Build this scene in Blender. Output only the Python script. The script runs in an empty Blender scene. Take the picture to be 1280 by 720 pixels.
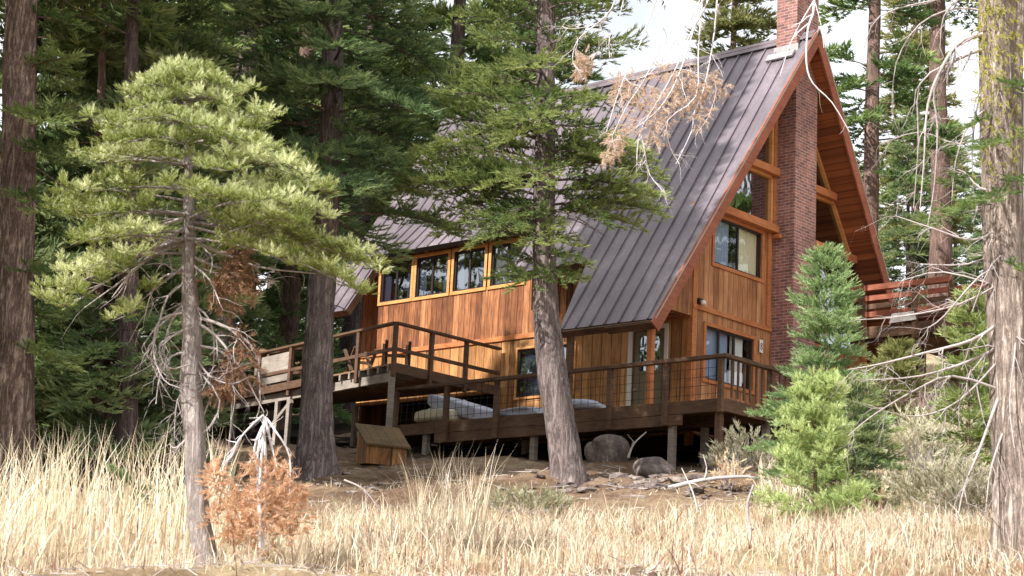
import bpy, math, random
import numpy as np
from mathutils import Vector, Matrix
random.seed(7)
RNG = np.random.default_rng(11)
scene = bpy.context.scene
COL = scene.collection
PI = math.pi

# ---------------------------------------------------------------- camera
F_PX = 2240.65
YAW, PITCH, ROLL = 0.8292756, 0.21947775, 0.05031722
CAM = np.array([-32.97814315, -24.46308847, -8.83172558])
def cam_axes():
    f = np.array([math.sin(YAW)*math.cos(PITCH), math.cos(YAW)*math.cos(PITCH), math.sin(PITCH)])
    r = np.array([math.cos(YAW), -math.sin(YAW), 0.0]); u = np.cross(r, f)
    c, s = math.cos(ROLL), math.sin(ROLL)
    return np.array([c*r + s*u, -s*r + c*u, f])
M3 = cam_axes()
cd = bpy.data.cameras.new('camera'); cam = bpy.data.objects.new('camera', cd); COL.objects.link(cam)
cd.sensor_width = 36; cd.lens = 36*F_PX/1280; cd.clip_end = 2000; cd.clip_start = .1
cam.matrix_world = Matrix((( *[float(M3[0][i]) for i in range(1)], float(M3[1][0]), -float(M3[2][0]), CAM[0]),
                           (float(M3[0][1]), float(M3[1][1]), -float(M3[2][1]), CAM[1]),
                           (float(M3[0][2]), float(M3[1][2]), -float(M3[2][2]), CAM[2]), (0, 0, 0, 1)))
scene.camera = cam
cd.dof.use_dof = True; cd.dof.focus_distance = 38; cd.dof.aperture_fstop = 8.0

def proj(p):
    v = M3 @ (np.asarray(p, float) - CAM)
    return 640 + F_PX*v[0]/v[2], 360 - F_PX*v[1]/v[2], v[2]
def at(x, y, d):
    """world point seen at (x, y) of the photograph, d metres in front of the lens"""
    return CAM + M3.T @ np.array([(x-640)*d/F_PX, -(y-360)*d/F_PX, d])

# ---------------------------------------------------------------- terrain height
TS = [8, 12, 15, 20, 26, 32, 36, 40, 46, 55, 70, 100, 200]
TY = [800, 742, 708, 672, 641, 606, 590, 574, 559, 541, 506, 458, 410]
FH = np.array([math.sin(YAW), math.cos(YAW)]); RH = np.array([math.cos(YAW), -math.sin(YAW)])
def ground(X, Y):
    X = np.asarray(X, float); Y = np.asarray(Y, float)
    dx = X-CAM[0]; dy = Y-CAM[1]
    s = dx*FH[0]+dy*FH[1]; t = dx*RH[0]+dy*RH[1]
    ss = np.maximum(s, 8.0)
    xp = np.clip(640+F_PX*t/np.maximum(s, 3)/.98, -500, 1800)
    yp = np.interp(ss, TS, TY)
    bump = np.interp(xp, [900, 1120, 1800], [0, 1, 1.1])*np.interp(ss, [26, 36, 48, 80, 150], [0, 12, 90, 95, 0])
    bump = bump + np.interp(xp, [0, 400], [6, 0])*np.interp(ss, [20, 30, 60], [0, 1, 4])
    yp = yp-bump
    tt = t*ss/np.maximum(s, 3) if False else np.clip(t, -ss*.6, ss*.6)
    a0 = np.stack([ss*FH[0]+tt*RH[0], ss*FH[1]+tt*RH[1], 0*ss], -1) @ M3.T
    b = M3[:, 2]
    k = 360-yp
    z = (k*a0[..., 2]-F_PX*a0[..., 1])/(F_PX*b[1]-k*b[2]) + CAM[2]
    near = CAM[2]-1.65
    w = np.clip(s/8.0, 0, 1); w = w*w*(3-2*w)
    z = near*(1-w)+z*w
    n = .07*np.sin(X*1.3+Y*.7)+.06*np.sin(Y*1.9-X*.6+1)+.035*np.sin(X*3.7+2.2)*np.sin(Y*3.1)
    return z+n
def gpt(x, s):
    """ground point in photo column x, horizontal distance s ahead"""
    t = (x-640)/F_PX*s*.985
    for _ in range(4):
        X = CAM[0]+s*FH[0]+t*RH[0]; Y = CAM[1]+s*FH[1]+t*RH[1]; Z = float(ground(X, Y))
        px, py, d = proj((X, Y, Z)); t += (x-px)*d/F_PX
    X = CAM[0]+s*FH[0]+t*RH[0]; Y = CAM[1]+s*FH[1]+t*RH[1]
    return np.array([X, Y, float(ground(X, Y))])

# ---------------------------------------------------------------- node helpers
class NT:
    def __init__(s, name):
        s.m = bpy.data.materials.new(name); s.m.use_nodes = True; s.t = s.m.node_tree; s.t.nodes.clear()
        s.out = s.n('ShaderNodeOutputMaterial')
    def n(s, k, **kw):
        nd = s.t.nodes.new(k)
        for a, b in kw.items():
            if a.startswith('i_'): 
                key = a[2:].replace('_', ' ')
                nd.inputs[key].default_value = b
            else: setattr(nd, a, b)
        return nd
    def l(s, a, b): s.t.links.new(a, b)
    def coord(s, which='Object', scale=(1, 1, 1), rot=(0, 0, 0)):
        c = s.n('ShaderNodeTexCoord'); m = s.n('ShaderNodeMapping'); m.inputs['Scale'].default_value = scale; m.inputs['Rotation'].default_value = rot
        s.l(c.outputs[which], m.inputs[0]); return m.outputs[0]
    def noise(s, v, scale, detail=4, rough=.6, dist=0):
        k = s.n('ShaderNodeTexNoise'); k.inputs['Scale'].default_value = scale; k.inputs['Detail'].default_value = detail
        k.inputs['Roughness'].default_value = rough; k.inputs['Distortion'].default_value = dist
        s.l(v, k.inputs['Vector']); return k.outputs['Fac']
    def ramp(s, f, stops, interp='LINEAR'):
        r = s.n('ShaderNodeValToRGB'); e = r.color_ramp.elements; r.color_ramp.interpolation = interp
        while len(e) < len(stops): e.new(.5)
        for i, (p, c) in enumerate(stops):
            e[i].position = p; e[i].color = (*c, 1) if len(c) == 3 else c
        s.l(f, r.inputs[0]); return r.outputs[0]
    def math(s, op, a, b=None, c=None):
        k = s.n('ShaderNodeMath', operation=op)
        for i, v in enumerate((a, b, c)):
            if v is None: continue
            if isinstance(v, (int, float)): k.inputs[i].default_value = v
            else: s.l(v, k.inputs[i])
        return k.outputs[0]
    def mix(s, f, a, b, mode='MIX'):
        k = s.n('ShaderNodeMix', data_type='RGBA', blend_type=mode)
        for i, v in ((0, f), (6, a), (7, b)):
            if isinstance(v, (int, float)): k.inputs[i].default_value = v
            elif isinstance(v, tuple): k.inputs[i].default_value = (*v, 1)
            else: s.l(v, k.inputs[i])
        return k.outputs[2]
    def bump(s, h, strength=.5, dist=.02):
        k = s.n('ShaderNodeBump'); k.inputs['Strength'].default_value = strength; k.inputs['Distance'].default_value = dist
        s.l(h, k.inputs['Height']); return k.outputs[0]
    def bsdf(s, col, rough=.7, metal=0, normal=None, spec=.4):
        p = s.n('ShaderNodeBsdfPrincipled'); p.inputs['Roughness'].default_value = rough if isinstance(rough, (int, float)) else .5
        p.inputs['Metallic'].default_value = metal; p.inputs['Specular IOR Level'].default_value = spec
        if isinstance(col, tuple): p.inputs['Base Color'].default_value = (*col, 1)
        else: s.l(col, p.inputs['Base Color'])
        if not isinstance(rough, (int, float)): s.l(rough, p.inputs['Roughness'])
        if normal is not None: s.l(normal, p.inputs['Normal'])
        return p
    def done(s, sh): s.l(sh if not hasattr(sh, 'outputs') else sh.outputs[0], s.out.inputs[0]); return s.m

def rgb(r, g, b):
    f = lambda c: (c/255/12.92) if c/255 <= .04045 else ((c/255+.055)/1.055)**2.4
    return (f(r), f(g), f(b))

def mat_siding(name, dark, mid, light, board=.2, streak=1.0, boards=True, xonly=False):
    t = NT(name); c = t.n('ShaderNodeTexCoord'); sp = t.n('ShaderNodeSeparateXYZ'); t.l(c.outputs['Object'], sp.inputs[0])
    u = t.math('ADD', sp.outputs[0], 0.0 if xonly else sp.outputs[1])
    ub = t.math('DIVIDE', u, board); cell = t.math('FLOOR', ub)
    wn = t.n('ShaderNodeTexWhiteNoise', noise_dimensions='1D'); t.l(cell, wn.inputs['W'])
    cv = t.n('ShaderNodeCombineXYZ'); t.l(t.math('MULTIPLY', u, 14.0), cv.inputs[0]); t.l(t.math('MULTIPLY', sp.outputs[2], 1.1), cv.inputs[2])
    t.l(t.math('MULTIPLY', wn.outputs[0], 30.0), cv.inputs[1])
    g = t.noise(cv.outputs[0], 1.6, 6, .65, .6)
    cv2 = t.n('ShaderNodeCombineXYZ'); t.l(u, cv2.inputs[0]); t.l(sp.outputs[2], cv2.inputs[2])
    big = t.noise(cv2.outputs[0], .9, 3)
    f = t.math('ADD', t.math('MULTIPLY', g, .75*streak), t.math('MULTIPLY', t.math('SUBTRACT', wn.outputs[0], .5), .27*streak))
    f = t.math('ADD', f, t.math('MULTIPLY', big, .35)); f = t.math('SUBTRACT', f, .05+.2*(streak-1))
    col = t.ramp(f, [(.25, dark), (.5, mid), (.78, light)])
    if boards:
        fr = t.math('FRACT', ub); e = t.math('ABSOLUTE', t.math('SUBTRACT', fr, .5))
        gr = t.math('GREATER_THAN', e, .462)
        col = t.mix(t.math('MULTIPLY', gr, .8), col, tuple(x*.25 for x in dark))
        h = t.math('SUBTRACT', t.math('MULTIPLY', g, .25), gr)
    else: h = g
    st = t.n('ShaderNodeCombineXYZ'); t.l(t.math('MULTIPLY', u, 2.5), st.inputs[0]); t.l(t.math('MULTIPLY', sp.outputs[2], .5), st.inputs[2])
    sn = t.ramp(t.noise(st.outputs[0], 1.7, 5, .7), [(.36, (.52, .50, .52)), (.58, (1, 1, 1))]); col = t.mix(.75, col, sn, 'MULTIPLY')
    return t.done(t.bsdf(col, .68, 0, t.bump(h, .5, .012), .25))

def mat_wood(name, dark, light, scale=3.0, rough=.75, stretch=(1, 1, 10)):
    t = NT(name); v = t.coord('Object', stretch)
    g = t.noise(v, scale, 6, .65, .8); b = t.noise(t.coord('Object'), 1.7, 4)
    f = t.math('ADD', t.math('MULTIPLY', g, .6), t.math('MULTIPLY', b, .5))
    col = t.ramp(f, [(.35, dark), (.72, light)])
    return t.done(t.bsdf(col, rough, 0, t.bump(g, .35, .01), .25))

def mat_roof():
    t = NT('standing_seam_metal'); v = t.coord('Object')
    a = t.noise(v, .55, 5, .6); b = t.noise(t.coord('Object', (3, 9, 3)), 4, 5, .7)
    col = t.ramp(t.math('ADD', t.math('MULTIPLY', a, .7), t.math('MULTIPLY', b, .35)), [(.32, rgb(94, 86, 92)), (.55, rgb(126, 116, 123)), (.8, rgb(180, 168, 171))])
    k = t.noise(t.coord('Object'), 24, 3, .8); kb = t.noise(t.coord('Object'), .8, 3, .6)
    lit = t.math('MULTIPLY', t.math('GREATER_THAN', k, .63), t.math('MULTIPLY', t.math('GREATER_THAN', kb, .5), .55))
    col = t.mix(lit, col, rgb(122, 96, 76))
    stv = t.noise(t.coord('Object', (.6, 5, .6)), 2.2, 5, .7); col = t.mix(.6, col, t.ramp(stv, [(.35, (.72, .7, .7)), (.6, (1, 1, 1))]), 'MULTIPLY')
    r = t.math('ADD', t.math('MULTIPLY', b, .25), .32)
    return t.done(t.bsdf(col, r, .3, t.bump(t.math('ADD', a, t.math('MULTIPLY', b, .3)), .3, .04), .5))

def mat_brick():
    t = NT('brick'); c = t.n('ShaderNodeTexCoord'); sp = t.n('ShaderNodeSeparateXYZ'); t.l(c.outputs['Object'], sp.inputs[0])
    u = t.math('SUBTRACT', sp.outputs[0], sp.outputs[1]); cv = t.n('ShaderNodeCombineXYZ'); t.l(u, cv.inputs[0]); t.l(sp.outputs[2], cv.inputs[1])
    br = t.n('ShaderNodeTexBrick'); t.l(cv.outputs[0], br.inputs['Vector'])
    br.inputs['Scale'].default_value = 1; br.inputs['Brick Width'].default_value = .24; br.inputs['Row Height'].default_value = .078
    br.inputs['Mortar Size'].default_value = .011; br.inputs['Mortar Smooth'].default_value = .2; br.inputs['Bias'].default_value = -.1
    br.inputs['Color1'].default_value = (*rgb(188, 132, 118), 1); br.inputs['Color2'].default_value = (*rgb(136, 98, 96), 1); br.inputs['Mortar'].default_value = (*rgb(192, 178, 172), 1)
    n = t.noise(t.coord('Object'), 9, 4)
    col = t.mix(.5, br.outputs['Color'], t.ramp(n, [(.35, (.35, .3, .32)), (.7, (1, .95, .92))]), 'MULTIPLY')
    bg_ = t.noise(t.coord('Object', (1, 1, .5)), 1.1, 5, .7); col = t.mix(.8, col, t.ramp(bg_, [(.38, (.62, .58, .6)), (.6, (1.15, 1.1, 1.1))]), 'MULTIPLY')
    return t.done(t.bsdf(col, .85, 0, t.bump(t.math('SUBTRACT', n, br.outputs['Fac']), .6, .012), .2))

def mat_bark(name, dark, mid, light, lichen=None, sc=1.0, lich_amt=.62, lz=None):
    t = NT(name); v = t.coord('Object', (1*sc, 1*sc, .13*sc))
    n1 = t.noise(v, 8, 4, .6, 1.2); v2 = t.coord('Object', (1*sc, 1*sc, .3*sc)); n2 = t.noise(v2, 17, 5, .7, .8); n3 = t.noise(t.coord('Object', (sc, sc, sc)), 30, 5, .75)
    r1 = t.math('MULTIPLY', t.math('ABSOLUTE', t.math('SUBTRACT', n1, .5)), 4.5); r1 = t.math('MINIMUM', r1, 1.0)
    r2 = t.math('MINIMUM', t.math('MULTIPLY', t.math('ABSOLUTE', t.math('SUBTRACT', n2, .5)), 5), 1.0)
    h = t.math('ADD', t.math('ADD', t.math('MULTIPLY', r1, .45), t.math('MULTIPLY', r2, .25)), t.math('MULTIPLY', n3, .35))
    b = t.noise(t.coord('Object'), 1.6, 4, .65)
    f = t.math('ADD', t.math('MULTIPLY', h, .7), t.math('MULTIPLY', b, .32))
    col = t.ramp(f, [(.22, dark), (.42, mid), (.66, light)])
    if lichen:
        k = t.noise(t.coord('Object', (1, 1, .8)), 3.2, 5, .7)
        if lz:
            c = t.n('ShaderNodeTexCoord'); sp = t.n('ShaderNodeSeparateXYZ'); t.l(c.outputs['Object'], sp.inputs[0])
            mr = t.n('ShaderNodeMapRange'); mr.inputs[1].default_value = lz[0]; mr.inputs[2].default_value = lz[1]; mr.inputs[3].default_value = -.2; mr.inputs[4].default_value = .06; t.l(sp.outputs[2], mr.inputs[0])
            k = t.math('ADD', k, mr.outputs[0])
        col = t.mix(t.math('MULTIPLY', t.ramp(k, [(lich_amt, (0, 0, 0)), (lich_amt+.08, (1, 1, 1))]), .8), col, lichen)
    return t.done(t.bsdf(col, .9, 0, t.bump(h, .8, .035/sc), .15))

def mat_leaf(name, dark, mid, light, trans=.3, rough=.55, spec=.25):
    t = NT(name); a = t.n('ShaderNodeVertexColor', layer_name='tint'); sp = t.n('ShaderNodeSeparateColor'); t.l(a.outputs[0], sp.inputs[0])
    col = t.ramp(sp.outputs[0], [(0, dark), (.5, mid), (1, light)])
    oi = t.n('ShaderNodeObjectInfo')
    hs = t.n('ShaderNodeHueSaturation'); t.l(col, hs.inputs['Color'])
    t.l(t.math('ADD', t.math('MULTIPLY', oi.outputs['Random'], .3), .85), hs.inputs['Value'])
    t.l(t.math('ADD', t.math('MULTIPLY', oi.outputs['Random'], .03), .485), hs.inputs['Hue'])
    p = t.bsdf(hs.outputs[0], rough, 0, None, spec)
    tr = t.n('ShaderNodeBsdfTranslucent'); t.l(t.mix(.25 if 'fir' in name or 'sapling' in name else .0, hs.outputs[0], (.9, 1, .3), 'MULTIPLY'), tr.inputs[0])
    mx = t.n('ShaderNodeMixShader'); mx.inputs[0].default_value = trans; t.l(p.outputs[0], mx.inputs[1]); t.l(tr.outputs[0], mx.inputs[2])
    return t.done(mx)

def mat_plain(name, col, rough=.6, metal=0, var=.15):
    t = NT(name); n = t.noise(t.coord('Object'), 6, 5)
    c = t.mix(n, tuple(x*(1-var*2) for x in col), tuple(min(1, x*(1+var)) for x in col))
    return t.done(t.bsdf(c, rough, metal, t.bump(n, .15, .01)))

def mat_glass(name, refl=.55, tint=(.5, .56, .6)):
    t = NT(name)
    n = t.noise(t.coord('Object', (1, 1, .5)), 1.6, 2)
    g = t.n('ShaderNodeBsdfGlossy'); g.inputs['Roughness'].default_value = .015; g.inputs['Color'].default_value = (.9, .95, 1, 1)
    t.l(t.bump(n, .25, .02), g.inputs['Normal'])
    tr = t.n('ShaderNodeBsdfTransparent'); tr.inputs[0].default_value = (*tint, 1)
    lw = t.n('ShaderNodeLayerWeight'); lw.inputs[0].default_value = .5
    f = t.math('ADD', t.math('MULTIPLY', t.math('POWER', lw.outputs['Facing'], 3.0), .7), refl)
    mx = t.n('ShaderNodeMixShader'); t.l(f, mx.inputs[0]); t.l(tr.outputs[0], mx.inputs[1]); t.l(g.outputs[0], mx.inputs[2])
    return t.done(mx)

def mat_ground():
    t = NT('forest_floor'); v = t.coord('Object')
    a = t.noise(v, .35, 5, .6); b = t.noise(v, 3.5, 8, .75); c = t.noise(v, 25, 5, .8)
    f = t.math('ADD', t.math('ADD', t.math('MULTIPLY', a, .3), t.math('MULTIPLY', b, .4)), t.math('MULTIPLY', c, .35))
    duff = t.ramp(f, [(.38, rgb(58, 44, 36)), (.5, rgb(106, 84, 68)), (.6, rgb(150, 128, 108)), (.7, rgb(196, 178, 154))])
    straw = t.ramp(f, [(.38, rgb(120, 100, 72)), (.5, rgb(176, 154, 120)), (.66, rgb(226, 208, 170))])
    at_ = t.n('ShaderNodeVertexColor', layer_name='straw'); sp = t.n('ShaderNodeSeparateColor'); t.l(at_.outputs[0], sp.inputs[0])
    col = t.mix(sp.outputs[0], duff, straw)
    col = t.mix(t.math('MULTIPLY', sp.outputs[1], .85), col, rgb(30, 25, 23))  # G channel: shade under decks and cabin, painted as a darker soil colour
    return t.done(t.bsdf(col, .95, 0, t.bump(t.math('ADD', b, t.math('MULTIPLY', c, .4)), .9, .08), .1))

def mat_rock():
    t = NT('granite'); v = t.coord('Object')
    a = t.noise(v, 2.5, 8, .7); b = t.noise(v, 14, 6, .8)
    col = t.ramp(t.math('ADD', t.math('MULTIPLY', a, .6), t.math('MULTIPLY', b, .4)), [(.35, rgb(70, 62, 62)), (.5, rgb(120, 108, 104)), (.65, rgb(176, 162, 150))])
    return t.done(t.bsdf(col, .9, 0, t.bump(t.math('ADD', a, t.math('MULTIPLY', b, .5)), .8, .06), .2))

MAT = dict(
    cedar=mat_siding('cedar_siding', rgb(118, 76, 50), rgb(182, 124, 82), rgb(218, 168, 122), .2, .9),
    cedar_dark=mat_siding('weathered_siding', rgb(72, 46, 34), rgb(142, 90, 58), rgb(202, 142, 96), .205, 1.15),
    cedar_low=mat_siding('lower_siding', rgb(116, 78, 46), rgb(182, 130, 80), rgb(222, 176, 124), .3, .95),
    trim=mat_wood('cedar_trim', rgb(146, 86, 52), rgb(204, 134, 86)),
    trim_light=mat_wood('window_trim', rgb(176, 112, 62), rgb(228, 172, 110)),
    fascia=mat_wood('fascia_wood', rgb(118, 66, 52), rgb(170, 106, 82)),
    soffit=mat_siding('soffit_board', rgb(104, 60, 38), rgb(158, 92, 56), rgb(190, 124, 80), .11, .8, True, True),
    deck=mat_wood('deck_stain', rgb(58, 44, 36), rgb(120, 92, 72)),
    deck_floor=mat_wood('deck_boards', rgb(96, 70, 54), rgb(168, 134, 106), 3, .8, (1, 10, 1)),
    grey_wood=mat_wood('weathered_grey_wood', rgb(100, 92, 86), rgb(176, 164, 152)),
    box_wood=mat_wood('box_wood', rgb(74, 58, 38), rgb(120, 98, 64)),
    roof=mat_roof(), brick=mat_brick(),
    edge=mat_plain('metal_edge', rgb(180, 160, 150), .4, .5),
    flash=mat_plain('flashing', rgb(190, 185, 185), .35, .7),
    dark_metal=mat_plain('dark_metal', rgb(40, 38, 40), .5, .5),
    frame_dark=mat_plain('window_sash', rgb(52, 44, 44), .5, .3),
    white=mat_plain('white_paint', rgb(225, 222, 215), .5, 0, .03),
    black=mat_plain('black_paint', rgb(25, 24, 25), .5),
    curtain=mat_plain('curtain', rgb(232, 230, 224), .9, 0, .05),
    curtain_blue=mat_plain('shade', rgb(150, 165, 190), .9, 0, .05),
    curtain_cream=mat_plain('cream_curtain', rgb(222, 214, 176), .9, 0, .05),
    door=mat_plain('door_paint', rgb(120, 112, 84), .5, 0, .1),
    dark_in=mat_plain('interior', rgb(60, 46, 36), .9),
    glass=mat_glass('window_glass', .1, (.92, .94, .96)), glass_refl=mat_glass('reflecting_glass', .34, (.4, .42, .45)), glass_dark=mat_glass('dark_glass', .2, (.3, .32, .35)),
    tarp=mat_plain('grey_tarp', rgb(176, 180, 196), .7, 0, .12),
    cream=mat_plain('cream_cushion', rgb(205, 196, 172), .8, 0, .1),
    ground=mat_ground(), rock=mat_rock(),
    bark=mat_bark('fir_bark', rgb(58, 50, 50), rgb(116, 104, 102), rgb(164, 150, 146)),
    bark_brown=mat_bark('brown_bark', rgb(60, 46, 42), rgb(116, 94, 86), rgb(160, 134, 124)),
    bark_dark=mat_bark('dark_bark', rgb(48, 40, 40), rgb(90, 78, 76), rgb(130, 114, 110)),
    bark_left=mat_bark('furrowed_bark', rgb(44, 36, 34), rgb(110, 92, 84), rgb(176, 156, 142), rgb(150, 140, 70), 1, .66),
    bark_young=mat_bark('smooth_grey_bark', rgb(96, 86, 82), rgb(150, 140, 136), rgb(196, 188, 182), rgb(140, 104, 72), 2.2, .64),
    bark_moss=mat_bark('mossy_bark', rgb(70, 60, 56), rgb(140, 126, 118), rgb(206, 192, 180), rgb(176, 176, 84), 1.6, .6, (3.2, 4.6)),
    dead=mat_wood('dead_branch_wood', rgb(128, 118, 116), rgb(202, 192, 190), 8),
    dead_white=mat_wood('bleached_branch_wood', rgb(190, 182, 184), rgb(238, 232, 236), 8),
    twig_pink=mat_wood('bare_twig_wood', rgb(140, 104, 100), rgb(200, 168, 160), 8),
    fir=mat_leaf('fir_needles', rgb(58, 76, 50), rgb(108, 134, 82), rgb(176, 190, 122), .4),
    fir_dark=mat_leaf('dark_fir_needles', rgb(64, 82, 62), rgb(118, 140, 98), rgb(188, 198, 142), .42),
    fir_olive=mat_leaf('olive_needles', rgb(74, 80, 48), rgb(128, 134, 82), rgb(180, 180, 118), .38),
    fir_young=mat_leaf('young_fir_needles', rgb(72, 80, 40), rgb(148, 156, 82), rgb(242, 244, 202), .34),
    fir_mid=mat_leaf('sapling_needles', rgb(58, 82, 54), rgb(112, 138, 92), rgb(182, 200, 150), .35),
    fir_bright=mat_leaf('bright_sapling_needles', rgb(84, 104, 52), rgb(146, 168, 98), rgb(214, 226, 166), .34),
    needle_tan=mat_leaf('dead_needles', rgb(180, 150, 122), rgb(228, 202, 172), rgb(248, 234, 214), .4),
    needle_rust=mat_leaf('rusty_needles', rgb(100, 70, 58), rgb(144, 106, 88), rgb(180, 142, 120), .2),
    needle_orange=mat_leaf('orange_dead_needles', rgb(156, 112, 84), rgb(214, 172, 136), rgb(244, 214, 182), .3),
    straw=mat_leaf('dry_grass', rgb(148, 128, 102), rgb(230, 214, 186), rgb(254, 250, 238), .3, .6),
    sage=mat_leaf('sage_leaves', rgb(116, 114, 92), rgb(172, 168, 142), rgb(216, 210, 184), .25),
    moss=mat_leaf('lichen', rgb(128, 134, 38), rgb(178, 182, 66), rgb(208, 206, 108), .2),
)

# ---------------------------------------------------------------- object helpers
def tag(o, label=None, cat=None, group=None, kind=None):
    if label: o['label'] = label
    if cat: o['category'] = cat
    if group: o['group'] = group
    if kind: o['kind'] = kind
    return o
def empty(name, label, cat, loc=(0, 0, 0), group=None):
    o = bpy.data.objects.new(name, None); COL.objects.link(o); o.location = [float(c) for c in loc]
    o.empty_display_size = .2
    return tag(o, label, cat, group)

class MB:
    """collects boxes, bars, prisms and tubes; build() links them as one mesh"""
    def __init__(s): s.v = []; s.f = []; s.mi = []
    def add(s, v, f, mi=0):
        o = len(s.v); s.v += [tuple(float(c) for c in p) for p in v]; s.f += [tuple(i+o for i in q) for q in f]; s.mi += [mi]*len(f); return s
    def box(s, a, b, mi=0):
        x0, x1 = sorted((a[0], b[0])); y0, y1 = sorted((a[1], b[1])); z0, z1 = sorted((a[2], b[2]))
        v = [(x0, y0, z0), (x1, y0, z0), (x1, y1, z0), (x0, y1, z0), (x0, y0, z1), (x1, y0, z1), (x1, y1, z1), (x0, y1, z1)]
        return s.add(v, [(0, 3, 2, 1), (4, 5, 6, 7), (0, 1, 5, 4), (1, 2, 6, 5), (2, 3, 7, 6), (3, 0, 4, 7)], mi)
    def bar(s, p, q, w, h, up=(0, 0, 1), mi=0):
        p = Vector([float(c) for c in p]); q = Vector([float(c) for c in q]); d = (q-p).normalized(); up = Vector(up)
        if abs(d.dot(up)) > .98: up = Vector((0, 1, 0))
        r = d.cross(up).normalized(); u = r.cross(d).normalized()
        v = []
        for c in (p, q):
            for a, b in ((-1, -1), (1, -1), (1, 1), (-1, 1)): v.append(c+r*(a*w/2)+u*(b*h/2))
        return s.add(v, [(0, 1, 2, 3), (7, 6, 5, 4), (0, 4, 5, 1), (1, 5, 6, 2), (2, 6, 7, 3), (3, 7, 4, 0)], mi)
    def prism(s, poly, off, mi=0, mi_bot=None):
        n = len(poly); off = Vector(off); v = [Vector(p) for p in poly]+[Vector(p)+off for p in poly]
        s.add(v, [tuple(range(n))], mi); s.f.append(tuple(len(s.v)-1-i for i in range(n))); s.mi.append(mi if mi_bot is None else mi_bot)
        b = len(s.v)-2*n
        for i in range(n):
            j = (i+1) % n; s.f.append((b+i, b+n+i, b+n+j, b+j)); s.mi.append(mi)
        return s
    def tube(s, pts, rad, sides=6, mi=0, cap=True):
        pts = [Vector([float(c) for c in p]) for p in pts]; n = len(pts)
        if not hasattr(rad, '__len__'): rad = [rad]*n
        v = []; ref = Vector((.31, .17, .93))
        for i, p in enumerate(pts):
            d = (pts[min(i+1, n-1)]-pts[max(i-1, 0)])
            if d.length < 1e-9: d = Vector((0, 0, 1))
            d.normalize()
            r = d.cross(ref)
            if r.length < .15: r = d.cross(Vector((1, 0, 0)))
            r.normalize(); u = d.cross(r)
            for k in range(sides):
                a = 2*PI*k/sides; v.append(p+(r*math.cos(a)+u*math.sin(a))*rad[i])
        f = []
        for i in range(n-1):
            for k in range(sides):
                a = i*sides+k; b = i*sides+(k+1) % sides; f.append((a, b, b+sides, a+sides))
        if cap: f.append(tuple(range((n-1)*sides, n*sides))); f.append(tuple(reversed(range(sides))))
        return s.add(v, f, mi)
    def build(s, name, mats, parent=None, smooth=False, bevel=0, origin=None):
        me = bpy.data.meshes.new(name)
        o = bpy.data.objects.new(name, me); COL.objects.link(o)
        v = s.v
        if parent is not None: 
            o.parent = parent; origin = parent_origin(parent)
        if origin is not None:
            v = [(a-origin[0], b-origin[1], c-origin[2]) for a, b, c in v]
            if parent is None: o.location = [float(c) for c in origin]
        me.from_pydata(v, [], s.f)
        for m in (mats if isinstance(mats, (list, tuple)) else [mats]): me.materials.append(m)
        if len(me.materials) > 1: me.polygons.foreach_set('material_index', s.mi)
        if smooth: me.polygons.foreach_set('use_smooth', [True]*len(me.polygons))
        me.validate(); me.update()
        if bevel:
            b = o.modifiers.new('bevel', 'BEVEL'); b.width = bevel; b.segments = 1; b.limit_method = 'ANGLE'
        return o
def parent_origin(p):
    o = Vector((0, 0, 0))
    while p is not None: o += Vector(p.location); p = p.parent
    return o

def tri_mesh(name, V, tint, mat, parent=None, origin=(0, 0, 0)):
    """V: (n,3,3) triangles in world coordinates, tint: (n,)"""
    n = len(V); me = bpy.data.meshes.new(name)
    org = np.array([float(c) for c in origin])
    me.vertices.add(n*3); me.vertices.foreach_set('co', (V.reshape(-1, 3)-org).astype(np.float32).ravel())
    me.loops.add(n*3); me.loops.foreach_set('vertex_index', np.arange(n*3, dtype=np.int32))
    me.polygons.add(n); me.polygons.foreach_set('loop_start', np.arange(0, n*3, 3, dtype=np.int32))
    try: me.polygons.foreach_set('loop_total', np.full(n, 3, dtype=np.int32))
    except Exception: pass
    me.update(calc_edges=True)
    ca = me.color_attributes.new('tint', 'FLOAT_COLOR', 'POINT')
    tt = np.ones((n*3, 4), np.float32); tv = np.repeat(tint[:, None], 3, 1) if tint.ndim == 1 else tint
    tt[:, :3] = tv.reshape(-1)[:, None]; ca.data.foreach_set('color', tt.ravel())
    me.materials.append(mat)
    o = bpy.data.objects.new(name, me); COL.objects.link(o)
    if parent is not None: o.parent = parent
    return o

# ---------------------------------------------------------------- foliage
def twig_template(k, nl, nw, spread=.75, seed=0, stem=True):
    """a needle covered twig along +x, length 1; triangles (k,3,3), tip factor (k,3)"""
    r = np.random.default_rng(seed); T = []; C = []
    for i in range(k):
        t = (i+r.random())/k; t = .05+.95*t
        a = r.random()*2*PI; tilt = spread*(.7+.5*r.random())*(1-.45*t)
        d = np.array([math.cos(tilt), math.sin(tilt)*math.cos(a), math.sin(tilt)*abs(math.sin(a))*.9+.05*math.sin(a)])
        d[2] = d[2] if r.random() < .8 else -d[2]*.6
        d /= np.linalg.norm(d); L = nl*(.7+.5*r.random())
        w = np.cross(d, r.normal(size=3)); w /= np.linalg.norm(w); w *= nw/2
        b = np.array([t, 0, 0])
        T.append([b-w, b+w, b+d*L]); C.append([.0, .0, .3])
    return np.array(T), np.array(C)
TPL = dict(near=[twig_template(30, .45, .065, .95, i) for i in range(4)],
           mid=[twig_template(18, .48, .10, .9, 10+i) for i in range(4)],
           far=[twig_template(9, .62, .19, .85, 20+i) for i in range(4)])

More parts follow.
